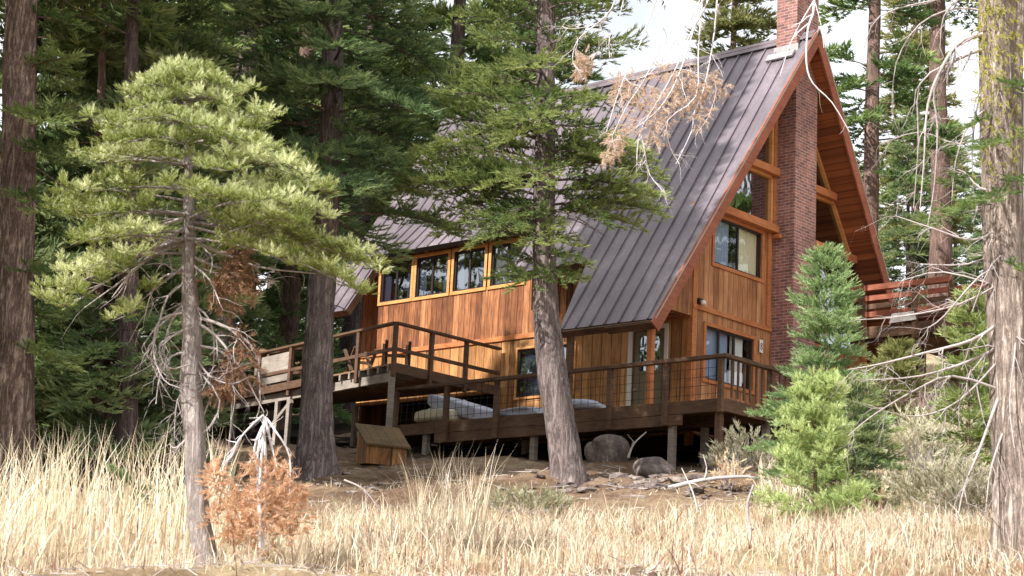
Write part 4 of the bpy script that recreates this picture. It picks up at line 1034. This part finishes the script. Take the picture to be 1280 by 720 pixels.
LIMB = [[(236, 295), (200, 310), (160, 345), (105, 385)], [(238, 300), (290, 322), (330, 335), (395, 342)], [(236, 270), (190, 285), (160, 290)], [(238, 320), (300, 345), (350, 352)], [(236, 280), (175, 330), (140, 372)],
        [(240, 395), (285, 410), (318, 440), (325, 500), (318, 530)], [(240, 400), (270, 420), (300, 460), (330, 515)], [(238, 390), (200, 400), (192, 440), (205, 475), (225, 485)], [(238, 380), (215, 400), (205, 440), (215, 470)], [(238, 440), (215, 445), (200, 470), (195, 505)],
        [(240, 440), (262, 470), (290, 480), (312, 470)], [(238, 470), (225, 500), (240, 530)], [(240, 455), (275, 500), (258, 540)], [(238, 350), (210, 370), (195, 420), (190, 455), (215, 500)], [(238, 360), (225, 385), (180, 430), (208, 470)], [(240, 480), (222, 500), (218, 545)],
        [(240, 380), (262, 400), (268, 440), (262, 480)], [(238, 340), (205, 345), (188, 370), (180, 400)], [(238, 430), (285, 445), (290, 500), (283, 590), (270, 640)], [(240, 330), (262, 350), (275, 380)], [(239, 410), (200, 430), (210, 460), (238, 455)], [(237, 545), (220, 560), (212, 555)], [(240, 560), (262, 500), (282, 470)]]
for i, L in enumerate(LIMB):
    s_ = s0+rng.normal(0, .22); pts = [ats(x, y, s0+(s_-s0)*j/len(L)) for j, (x, y) in enumerate(L)]; r0 = .017 if i < 7 else .012
    twiggy(dw, rng, pts, r0, .004, 6, .3, 2 if i < 18 else 1, 5, .3, -.12)
dw.build('dead_branches', MAT['dead'], yf, smooth=True)
def clump(tw, rng, c, size, n, tl, tint=.5, down=-.5):
    c = np.asarray(c, float); ax = [RH[0], RH[1], 0]; 
    for i in range(n):
        v = rng.normal(size=3); v = unit(v)*rng.random()**.4; p = c+np.array([RH[0]*v[0]+FH[0]*v[1], RH[1]*v[0]+FH[1]*v[1], 0])*size[0]+np.array([0, 0, v[2]*size[1]])
        tw.add(p, unit(v)*.5+np.array([0, 0, down])+rng.normal(0, .5, 3), tl*(.7+.6*rng.random()), tint+rng.normal(0, .15))
tw = Twigs('near'); rng = np.random.default_rng(14)
for (x, y, sx, sy, n) in ((298, 315, 14, 14, 30), (283, 345, 20, 22, 50), (305, 342, 16, 20, 36), (272, 362, 12, 16, 20), (290, 372, 12, 14, 20), (300, 455, 20, 26, 50), (285, 478, 18, 20, 36), (275, 490, 14, 12, 18), (305, 430, 12, 20, 20), (318, 362, 8, 10, 8)):
    clump(tw, rng, ats(x, y, s0+.05), (sx/F_PX*s0, sy/F_PX*s0), n, .11, .4)
V, C = tw.tris(5); tri_mesh('dead_foliage', V, C, MAT['needle_rust'], yf, b)

# --- old mossy pine on the right with long dead boughs
s1 = 16.0
b, pr_ = photo_trunk(1272, s1, [(1268, 600), (1262, 480), (1258, 350), (1254, 200), (1250, 60), (1250, -60), (1250, -260), (1250, -700)], [60, 50, 44, 47, 52, 57, 60, 56, 40])
op = empty('old_pine', 'lichen-covered pine trunk at the right edge with long bare grey boughs', 'tree', b)
w = MB(); trunk_mesh(w, *pr_, sides=44, lump=.1, seed=12); w.build('trunk', MAT['bark_moss'], op, smooth=True)
rng = np.random.default_rng(15); tw = Twigs('near')
for i in range(520):
    y = rng.uniform(-80, 120) if i < 400 else rng.uniform(110, 230); y += 14*math.sin(i); x = 1250+rng.choice([-24, -12, 4, 20])+rng.normal(0, 6); ph_ = min(1, abs(x-1250)/34); p = ats(x, y, s1-.245*math.sqrt(1-ph_*ph_)-.01); tw.add(p, np.array([0, 0, -1.])+rng.normal(0, .6, 3), .05*(.5+rng.random()), .55+rng.normal(0, .2))
V, C = tw.tris(6); tri_mesh('lichen', V, C, MAT['moss'], op, b)
dw = MB()
BR = [([(1250, 40), (1205, 50), (1180, 80), (1160, 130), (1155, 200), (1150, 262)], 0, .026, 9), ([(1250, 55), (1195, 75), (1168, 110), (1172, 160), (1168, 230), (1160, 280)], .3, .02, 9), ([(1195, 75), (1150, 105), (1148, 180), (1142, 260)], .3, .012, 7),
      ([(1255, 400), (1215, 425), (1160, 440), (1100, 455), (1060, 462)], -.3, .02, 11), ([(1255, 430), (1215, 450), (1150, 470), (1085, 475)], .2, .018, 11), ([(1255, 285), (1215, 300), (1165, 285), (1120, 270)], .2, .014, 8), ([(1258, 330), (1225, 345), (1180, 395), (1160, 410)], -.2, .014, 7),
      ([(1258, 350), (1200, 380), (1130, 395), (1070, 400)], .1, .012, 8), ([(1258, 470), (1225, 560), (1205, 610), (1195, 660)], -.4, .018, 6), ([(1262, 520), (1240, 580), (1232, 640)], -.4, .014, 5), ([(1255, 240), (1225, 235), (1205, 215), (1185, 210)], .2, .014, 6), ([(1250, 10), (1230, -10), (1205, -5), (1180, 20), (1175, 60)], .2, .014, 6),
      ([(1252, 130), (1215, 150), (1195, 200), (1190, 250)], .2, .012, 6), ([(1255, 310), (1210, 330), (1150, 330)], .5, .012, 8), ([(1258, 440), (1200, 500), (1150, 520), (1110, 515)], -.2, .012, 10), ([(1245, 20), (1243, 90), (1256, 130)], -.3, .008, 3), ([(1262, 380), (1270, 420), (1262, 500), (1268, 560)], -.4, .014, 4), ([(1280, 300), (1240, 330), (1215, 390)], -.4, .01, 4)]
BR += [([(1250, 20), (1200, 10), (1150, 30), (1120, 80), (1115, 140)], .6, .012, 9), ([(1252, 80), (1225, 120), (1215, 190), (1218, 250)], .3, .012, 8), ([(1255, 160), (1200, 180), (1150, 165), (1100, 180)], .5, .01, 9), ([(1255, 360), (1180, 340), (1130, 350)], .4, .01, 8), ([(1258, 490), (1190, 470), (1140, 490), (1090, 520), (1060, 545)], -.3, .014, 12), ([(1250, -10), (1170, 0), (1100, 20), (1080, 60)], .6, .01, 8)]
for L, dd, r0, k in BR: twiggy(dw, rng, [ats(x, y, s1+dd*j/len(L)-.05) for j, (x, y) in enumerate(L)], r0, .004, k, .35, 2, 5, .28, -.16)
dw.build('dead_branches', MAT['dead'], op, smooth=True)
lw = MB(); tw = Twigs('near')
for (x0, y0, x1, y1, dd) in ((1262, 115, 1310, 125, -.5), (1255, 145, 1215, 155, -.2), (1262, 160, 1300, 175, -.4), (1255, 215, 1180, 230, .2), (1258, 225, 1290, 230, -.6), (1255, 175, 1225, 185, -.5), (1255, 255, 1195, 262, -.4), (1258, 110, 1285, 108, -.6), (1257, 235, 1240, 250, -.6), (1262, 330, 1300, 345, -.5), (1257, 260, 1140, 285, .6)):
    p = ats(x0, y0, s1); q = ats(x1, y1, s1+dd); v = q-p; L = max(.2, math.hypot(v[0], v[1])); spray(tw, lw, rng, p, (v[0], v[1], 0), L, v[2]/L+.15, -.15, .11, .35+rng.normal(0, .1), .012, .8, .35, .16, .3, .35)
# crown above the frame
for i in range(30):
    p = ats(1250, rng.uniform(-680, -260), s1); a = rng.random()*6.28; spray(tw, lw, rng, p, (math.cos(a), math.sin(a), 0), rng.uniform(.8, 2), .1, -.25, .3, .4, .02, .6)
lw.build('limbs', MAT['bark_young'], op, smooth=True); V, C = tw.tris(8); tri_mesh('crown', V, C, MAT['fir'], op, b)
# long dead bough hanging into the top of the picture
dw = MB(); ww = MB(); tw = Twigs('near'); s2 = 15.4; ends = []
twiggy(dw, rng, [ats(1250, -330, s1), ats(1130, -230, 15.6), ats(1010, -120, s2), ats(900, -60, s2)], .035, .014, 0, .3)
twiggy(dw, rng, [ats(1010, -120, s2), ats(880, -110, s2), ats(790, -60, s2), ats(720, -40, s2)], .018, .01, 0, .3)
TP = [([(900, -60), (885, 0), (862, 45), (845, 85), (820, 130), (800, 165), (796, 200)], .009), ([(890, -40), (872, 20), (848, 95), (820, 140), (775, 172), (760, 178)], .008), ([(790, -60), (765, 10), (748, 28), (722, 50), (716, 78), (728, 90)], .007), ([(765, 10), (745, 30), (715, 36), (703, 33)], .005),
      ([(900, -60), (832, 0), (828, 50), (805, 100), (785, 130), (765, 170)], .007), ([(800, 165), (806, 190), (812, 218), (830, 240)], .008), ([(900, -60), (893, 40), (880, 110), (868, 140), (864, 165), (845, 205)], .007), ([(880, -20), (873, 60), (870, 120), (835, 150), (838, 185), (850, 205)], .007),
      ([(845, 85), (893, 100), (888, 140), (876, 160)], .004), ([(820, 0), (800, 55), (785, 85), (770, 125), (758, 165)], .006), ([(900, -60), (868, 15), (838, 60), (812, 92), (790, 100)], .006), ([(790, -60), (775, 20), (762, 45), (762, 72)], .004)]
for L, r0 in TP: twiggy(dw, rng, [ats(x, y, s2+.1*math.sin(x)) for x, y in L], r0*1.15, .003, 9, .22, 2, 4, .3, -.18, ends=ends)
twiggy(ww, rng, [ats(1010, -120, s2), ats(1018, 0, s2), ats(1010, 35, s2), ats(1008, 78, s2), ats(1016, 104, s2), ats(1040, 128, s2), ats(1062, 165, s2)], .013, .004, 3, .2)
twiggy(ww, rng, [ats(1010, 30, s2), ats(990, 50, s2), ats(975, 95, s2)], .007, .003, 1, .1); twiggy(ww, rng, [ats(1018, 0, s2), ats(1000, 30, s2), ats(985, 60, s2)], .007, .003, 1, .1)
twiggy(ww, rng, [ats(1018, 0, s2), ats(1026, 30, s2), ats(1030, 60, s2)], .005, .003, 1, .1)
hb = empty('dead_branch', 'long dead bough hanging from the top of the picture with drooping twigs of tan needles', 'branch', ats(1010, -120, s2))
dw.build('twigs', MAT['dead_white'], hb, smooth=True); ww.build('bleached_twigs', MAT['dead_white'], hb, smooth=True)
for (x, y, sx, sy, n) in ((730, 78, 10, 14, 30), (726, 90, 8, 6, 12), (775, 110, 12, 22, 26), (800, 110, 24, 24, 40), (830, 130, 30, 24, 50), (860, 110, 26, 24, 46), (885, 105, 18, 22, 34), (875, 140, 14, 30, 30), (820, 165, 20, 22, 28), (770, 175, 14, 20, 32), (760, 190, 14, 12, 16), (845, 90, 30, 14, 26), (905, 110, 8, 10, 8), (785, 150, 14, 18, 16)):
    clump(tw, rng, ats(x, y, s2+.1), (sx/F_PX*s2, sy/F_PX*s2), int(n*2.1), .065, .6)
V, C = tw.tris(9); tri_mesh('dead_foliage', V, C, MAT['needle_tan'], hb, ats(1010, -120, s2))

# --- saplings at the cabin's right corner
def sapling(name, label, x, s, H, R, mat, kind, tl, tint, seed, z0=.12, per=7, whorl=.16, up=.15, curve=-.25, updir=.35, bark='bark_brown', power=.75, flat=.15, width=.42, puffy=0):
    return conifer(name, label, gpt(x, s), H, z0, lambda f: R*(1-f)**power+.08, MAT[mat], MAT[bark], .035, kind, tl, whorl, per, up, curve, 1.0, tint, seed, updir=updir, group=None, start=.15 if not puffy else .3, flat=flat, width=width, puffy=puffy)
def hpx(px, s): return px/F_PX*s
sapling('fir_sapling', 'mid green fir sapling hiding the foot of the brick chimney', 1030, 29, hpx(285, 29)*1.05, hpx(92, 29), 'fir_mid', 'mid', .17, .5, 51, whorl=.3, per=7, width=.36, up=.25)
sapling('fir_sapling', 'short bright yellow-green sapling in front of the taller mid green one', 1018, 22, hpx(188, 22)*1.02, hpx(58, 22), 'fir_bright', 'near', .1, .5, 52, whorl=.21, updir=.9, up=.45, curve=-.1, per=5, power=.6, puffy=8)
sapling('fir_sapling', 'dark green low fir spreading to the right behind the bright sapling', 1065, 27, hpx(160, 27), hpx(70, 27), 'fir_dark', 'mid', .17, .4, 53, whorl=.24, width=.34)
sapling('fir_sapling', 'yellow-green sapling on the slope between the terrace and the mossy pine', 1212, 31, hpx(250, 31), hpx(52, 31), 'fir_bright', 'mid', .2, .35, 54, whorl=.32, width=.34)
sapling('fir_sapling', 'green sapling half hidden behind the mossy pine trunk', 1262, 36, hpx(230, 36), hpx(60, 36), 'fir_mid', 'mid', .22, .4, 55, whorl=.25)
sapling('fir_sapling', 'small dark fir under the front edge of the terrace', 1120, 36, hpx(140, 36), hpx(62, 36), 'fir_olive', 'mid', .22, .4, 56, whorl=.24)

# low green fir sprig in the grass on the left
rng = np.random.default_rng(61); g0 = gpt(170, 19); o = empty('fir_seedling', 'small green fir sprig poking out of the dry grass left of the young fir trunk', 'seedling', g0); w = MB(); tw = Twigs('near')
w.tube([g0, g0+np.array([0, 0, .35]), ats(165, 610, 19)], [.012, .01, .006], 5)
for (x0, y0, x1, y1) in ((172, 612, 135, 582), (172, 612, 195, 612), (168, 604, 150, 590), (175, 615, 182, 628), (210, 630, 222, 622)):
    p = ats(x0, y0, 19); v = ats(x1, y1, 19)-p; L = max(.1, math.hypot(v[0], v[1])); spray(tw, w, rng, p, (v[0], v[1], 0), L, v[2]/L, -.1, .09, .45, .008, 1.3, .1, .1, .4, .3)
w.build('stem', MAT['bark_brown'], o); V, C = tw.tris(2); tri_mesh('foliage', V, C, MAT['fir_mid'], o, g0)

# dead orange bush with bleached arching stems
rng = np.random.default_rng(62); sb = 14.6; g0 = gpt(330, sb); db = empty('dead_bush', 'dead bush with rusty orange needles and white arching bare stems on top', 'bush', g0)
w = MB()
for L in ([(325, 690), (325, 600), (328, 560), (330, 522), (322, 525), (300, 548), (285, 575)], [(328, 690), (332, 580), (330, 524), (345, 540), (362, 570), (362, 618)], [(326, 690), (322, 570), (332, 521)], [(330, 530), (318, 560), (322, 590)], [(332, 525), (340, 560), (348, 590)], [(300, 548), (290, 570), (278, 580)], [(330, 528), (325, 560), (310, 580)]):
    twiggy(w, rng, [ats(x, y, sb+rng.normal(0, .05)) for x, y in L], .014, .006, 5, .12, 1, 5, .3, -.1)
w.build('stems', MAT['dead_white'], db, smooth=True); tw = Twigs('near')
for (x, y, sx, sy, n) in ((330, 640, 52, 30, 150), (335, 610, 44, 26, 100), (322, 670, 50, 24, 90), (270, 600, 18, 26, 40), (335, 588, 32, 14, 40), (368, 640, 20, 34, 40), (300, 650, 30, 30, 50), (262, 640, 12, 20, 14)):
    clump(tw, rng, ats(x, y, sb+.05), (sx/F_PX*sb, sy/F_PX*sb), int(n*1.5), .085, .5, .3)
V, C = tw.tris(9); tri_mesh('foliage', V, C, MAT['needle_orange'], db, g0)

# shrubs on the slope
def shrub(name, label, x, s, wpx, hpx_, mat, n, tl, tint, seed, stem='dead', kind='mid', group=None, ns=14):
    rng = np.random.default_rng(seed); g0 = gpt(x, s); o = empty(name, label, 'shrub', g0, group); R = wpx/2/F_PX*s; H = hpx_/F_PX*s; w = MB(); tw = Twigs(kind)
    for i in range(ns):
        a = rng.random()*6.28; r = R*rng.random()**.5; e = g0+np.array([math.cos(a)*r, math.sin(a)*r, H*(.55+.45*rng.random())*(1-.4*(r/R)**2)])
        twiggy(w, rng, [g0+np.array([math.cos(a), math.sin(a), 0])*r*.15, g0*.5+e*.5+rng.normal(0, .04, 3), e], .012, .004, 4, H*.3, 1, 4, .3, .05)
    w.build('stems', MAT[stem], o)
    if n:
        for i in range(n):
            a = rng.random()*6.28; r = R*rng.random()**.5; h = H*(1-.6*(r/R)**2)*rng.random()**.6*(1+.25*math.sin(a*3+seed)); p = g0+np.array([math.cos(a)*r, math.sin(a)*r, h]); tw.add(p, np.array([math.cos(a)*r/R, math.sin(a)*r/R, .8])+rng.normal(0, .4, 3), tl*(.6+.8*rng.random()), tint+rng.normal(0, .15)+.25*(h/H-.5))
        V, C = tw.tris(seed); tri_mesh('foliage', V, C, MAT[mat], o, g0)
    return o
shrub('sage_shrub', 'grey-green sage shrub right of the bright sapling', 1190, 24, 150, 60, 'sage', 500, .15, .45, 71)
shrub('sage_shrub', 'darker sage shrub at the foot of the mossy pine', 1222, 22.5, 80, 50, 'sage', 260, .14, .3, 72)
shrub('sage_shrub', 'small grey shrub by the boulder at the right corner of the deck', 925, 34, 75, 48, 'sage', 260, .17, .25, 73)
shrub('sage_shrub', 'low greenish shrub in the grass below the large leaning trunk', 655, 24.5, 110, 26, 'sage', 240, .13, .2, 74)
shrub('sage_shrub', 'pale dry shrub on the slope under the terrace', 1150, 33, 130, 62, 'sage', 420, .2, .8, 75)
shrub('sage_shrub', 'straw-coloured low shrub beside the dark spreading fir', 1105, 27, 90, 40, 'straw', 220, .16, .5, 77)
shrub('bare_shrub', 'leafless pinkish shrub under the terrace', 1135, 38, 130, 90, 'sage', 0, .1, 0, 78, 'twig_pink', ns=70)
shrub('bare_shrub', 'leafless pinkish shrub nearer the mossy pine', 1185, 34, 100, 75, 'sage', 0, .1, 0, 79, 'twig_pink', ns=50)
shrub('dry_weed', 'dry orange-tan weed clump right of the corner boulder', 912, 31.5, 40, 40, 'needle_tan', 90, .14, .5, 80)
shrub('bare_shrub', 'pale bare brush right of the dark spreading fir', 1150, 30, 110, 90, 'sage', 0, .1, 0, 81, 'dead', ns=46)
shrub('bare_shrub', 'reddish leafless brush directly below the terrace corner', 1110, 41, 130, 80, 'sage', 0, .1, 0, 82, 'twig_pink', ns=60)
shrub('sage_shrub', 'pale straw-green shrub between the spreading fir and the yellow-green sapling', 1165, 36, 120, 60, 'sage', 420, .2, .9, 83)
# fallen bough and standing dead sticks in the grass
rng = np.random.default_rng(90)
def stick(label, L, s, r0, kids=4, mat='dead', kl=.25):
    o = empty('dead_stick', label, 'stick', ats(L[0][0], L[0][1], s)); w = MB(); twiggy(w, rng, [ats(x, y, s) for x, y in L], r0, r0*.35, kids, kl, 1, 5, .25, 0); w.build('stick', MAT[mat], o, smooth=True)
stick('crooked standing dead stick at the bottom centre right', [(944, 730), (940, 680), (934, 635), (942, 606)], 17, .03, 3)
stick('pale bent dead stem bowed over the slope at bottom right of the deck', [(872, 640), (866, 615), (852, 585)], 22, .014, 1, 'dead_white')
stick('thin forked dead stem near the lower right of the picture', [(888, 720), (885, 685), (893, 668)], 18, .01, 2)
stick('bleached fallen branch lying in the grass below the storage box', [(430, 600), (455, 612), (476, 640)], 20, .013, 3)
stick('broken dead twig leaning on the boulders beneath the deck', [(785, 572), (792, 555), (808, 540)], 35, .03, 2)
stick('grey fallen branch lying among the stones on the slope', [(830, 612), (880, 600), (935, 596), (965, 606)], 31, .05, 5, 'dead', .5)

# ================================================================ GRASS
def grass(name, label, n, sampler, hgt, wid, mat, seed, lean=.35, segs=3, heads=False):
    rng = np.random.default_rng(seed); P = sampler(rng, n); n = len(P); Z = ground(P[:, 0], P[:, 1]); H = hgt(rng, P, n); W_ = wid*(.6+.8*rng.random(n))
    a = rng.random(n)*6.28; lx = np.cos(a); ly = np.sin(a); le = lean*rng.random(n)*H; fa = rng.random(n)*6.28; wx, wy = np.cos(fa), np.sin(fa)
    T = []; C = []; tint = np.clip(.55+rng.normal(0, .2, n), 0, 1); u = np.linspace(0, 1, segs+1)
    def pt(k, side):
        uu = u[k]; ww = W_*(1-uu)**.7*.5*side
        return np.stack([P[:, 0]+lx*le*uu**2+wx*ww, P[:, 1]+ly*le*uu**2+wy*ww, Z-.02+H*uu*(1-.15*uu*le/np.maximum(H, .01))], -1)
    for k in range(segs):
        A, B, Cc, D = pt(k, -1), pt(k, 1), pt(k+1, 1), pt(k+1, -1)
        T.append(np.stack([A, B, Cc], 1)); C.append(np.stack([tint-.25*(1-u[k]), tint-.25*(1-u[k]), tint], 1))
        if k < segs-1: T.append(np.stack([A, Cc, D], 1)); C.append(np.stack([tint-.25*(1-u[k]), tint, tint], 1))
    if heads:
        for q in range(3):
            top = pt(segs, 0); off = rng.normal(0, .012, (n, 3)); dn_ = top-np.array([0, 0, .035])*(q*.8)+off; T.append(np.stack([dn_, dn_+rng.normal(0, .006, (n, 3)), dn_+np.stack([lx*.01, ly*.01, .06+0*lx], -1)], 1)); C.append(np.repeat((tint+.1)[:, None], 3, 1))
    V = np.concatenate(T); CC = np.clip(np.concatenate(C), 0, 1)
    o = tri_mesh(name, V, CC, mat, None); tag(o, label, 'grass', kind='stuff'); return o
def to_world(x, s):
    t = (x-640)/F_PX*s*1.0; t = t*(1+.0); X = CAM[0]+s*FH[0]+t*RH[0]; Y = CAM[1]+s*FH[1]+t*RH[1]; return np.stack([X, Y], -1)
def clumpnoise(P, f=1.0, ph=0): return .5+.25*np.sin(P[:, 0]*2.1*f+ph)*np.sin(P[:, 1]*1.7*f+1+ph)+.25*np.sin(P[:, 0]*.7*f+P[:, 1]*.9*f+ph)
def pxx(P):
    dx = P[:, 0]-CAM[0]; dy = P[:, 1]-CAM[1]; s = dx*FH[0]+dy*FH[1]; t = dx*RH[0]+dy*RH[1]; return 640+F_PX*t/s, s
def samp(smin, smax, xmin=-120, xmax=1400, p=1.0, thr=0.):
    def f(rng, n):
        s = (smin**(1+p)+rng.random(n)*(smax**(1+p)-smin**(1+p)))**(1/(1+p)); x = rng.uniform(xmin, xmax, n); P = to_world(x, s); c = clumpnoise(P, 1.3)*.6+.4*clumpnoise(P, 4.1, 2.); k = np.interp(s, [20, 21.5, 24], [1, 1, .25]); k = np.where((x > 540) & (x < 960), k, 1); k = k*np.where(x < 480, np.interp(s, [9, 12.5, 14], [.3, .4, 1]), 1); return P[rng.random(n) < np.clip((c-thr)*2.2, .03, 1)*k]
    return f
grass('dry_grass', 'short pale dry grass covering the foreground slope', 95000, samp(9.5, 26, thr=.34), lambda r, P, n: (.12+.24*r.random(n)**1.4)*np.interp(pxx(P)[1], [9, 12.5, 15, 20, 26], [.3, .55, .9, 1, .6])*np.interp(clumpnoise(P, 2.3, 1.), [.2, .8], [.6, 1.3]), .011, MAT['straw'], 101, 1.3, 2)
def hg(r, P, n):
    x, s = pxx(P); k = np.interp(x, [0, 230, 320, 400, 430, 510, 535, 600, 650, 800, 1000, 1280], [1.15, 1.0, .75, .6, .5, .5, .9, .9, .55, .5, .45, .4]); return (.35+.6*r.random(n)**1.6)*k
grass('dry_grass', 'tall thin dry grass stems standing in clumps in the foreground', 12000, samp(14.5, 22, thr=.4), hg, .014, MAT['straw'], 102, .7, 4)
grass('dry_grass', 'tall dry reed-like stems at the left below the raised deck', 1900, samp(16, 23, -60, 300, thr=.3), lambda r, P, n: .7+.65*r.random(n), .017, MAT['straw'], 103, .5, 4, False)
grass('dry_grass', 'isolated tuft of tall dry stems in front of the lower deck', 190, samp(17, 20.5, 530, 620, thr=-.4), lambda r, P, n: .6+.6*r.random(n), .012, MAT['straw'], 108, .5, 4, False)
grass('dry_weeds', 'brown withered weeds mixed into the pale grass', 4500, samp(10, 24, thr=.4), lambda r, P, n: .12+.3*r.random(n)**2, .012, MAT['needle_rust'], 109, 1.0, 3, True)
grass('green_grass', 'faint grey-green grass tufts among the dry grass', 5000, samp(20, 27, 420, 1300, thr=.45), lambda r, P, n: .15+.25*r.random(n), .012, MAT['sage'], 104, .6, 3)
grass('slope_grass', 'thin straw grass on the right hillside below the terrace', 38000, samp(26, 46, 960, 1750, thr=.1), lambda r, P, n: .15+.35*r.random(n), .02, MAT['straw'], 105, .8, 3)
grass('forest_litter', 'sparse dry grass and needles on the bare slope under the cabin', 6000, samp(26, 38, -60, 1000, thr=.45), lambda r, P, n: .05+.15*r.random(n), .016, MAT['straw'], 106, 1.6, 2)
# twig litter on the bare slope
rng = np.random.default_rng(33); lm = MB()
for i in range(1100):
    x = rng.uniform(-20, 1000 if i > 700 else 1300); s = rng.uniform(10, 14) if i < 700 else rng.uniform(26, 37); p = gpt(x, s); a = rng.random()*6.28; L = rng.uniform(.05, .25) if i < 700 else rng.uniform(.1, .5); tk = .006 if i < 700 else .012
    lm.bar(p+np.array([0, 0, .02]), p+np.array([math.cos(a)*L, math.sin(a)*L, .03+rng.normal(0, .03)]), tk, tk)
tag(lm.build('twig_litter', MAT['dead']), 'fallen twigs littering the ground', 'twigs', kind='stuff')

# ================================================================ LIGHT
sun_dir = Vector((-.93, .06, 0)).normalized(); EL = math.radians(41)
sd = Vector((sun_dir.x*math.cos(EL), sun_dir.y*math.cos(EL), math.sin(EL)))
sl = bpy.data.lights.new('sun', 'SUN'); sl.energy = 8.2; sl.angle = math.radians(.6); sl.color = (1, .96, .91)
so = bpy.data.objects.new('sun', sl); COL.objects.link(so); so.rotation_euler = sd.to_track_quat('Z', 'Y').to_euler(); so.location = (0, 0, 40)
wd = bpy.data.worlds.new('World'); scene.world = wd; wd.use_nodes = True; nt = wd.node_tree; nt.nodes.clear()
out = nt.nodes.new('ShaderNodeOutputWorld'); sk = nt.nodes.new('ShaderNodeTexSky'); sk.sky_type = 'NISHITA'; sk.sun_disc = False; sk.sun_elevation = EL; sk.sun_rotation = math.atan2(sd.x, sd.y); sk.dust_density = 2.5; sk.air_density = 1.0
b1 = nt.nodes.new('ShaderNodeBackground'); b1.inputs[1].default_value = .13; nt.links.new(sk.outputs[0], b1.inputs[0])
b2 = nt.nodes.new('ShaderNodeBackground'); b2.inputs[0].default_value = (.95, .97, 1, 1); b2.inputs[1].default_value = 1.5
tc = nt.nodes.new('ShaderNodeTexCoord'); nz = nt.nodes.new('ShaderNodeTexNoise'); nz.inputs['Scale'].default_value = 2.2; nz.inputs['Detail'].default_value = 6; nt.links.new(tc.outputs['Generated'], nz.inputs['Vector'])
rp = nt.nodes.new('ShaderNodeValToRGB'); rp.color_ramp.elements[0].position = .3; rp.color_ramp.elements[1].position = .55; rp.color_ramp.elements[0].color = (.55, .55, .55, 1); nt.links.new(nz.outputs['Fac'], rp.inputs[0])
mx = nt.nodes.new('ShaderNodeMixShader'); nt.links.new(rp.outputs[0], mx.inputs[0]); nt.links.new(b1.outputs[0], mx.inputs[1]); nt.links.new(b2.outputs[0], mx.inputs[2]); nt.links.new(mx.outputs[0], out.inputs[0])
scene.view_settings.view_transform = 'Standard'; scene.view_settings.look = 'None'; scene.view_settings.exposure = 0
scene.cycles.max_bounces = 6; scene.cycles.diffuse_bounces = 3; scene.cycles.glossy_bounces = 2; scene.cycles.transparent_max_bounces = 8; scene.cycles.transmission_bounces = 2
scene.cycles.use_denoising = True
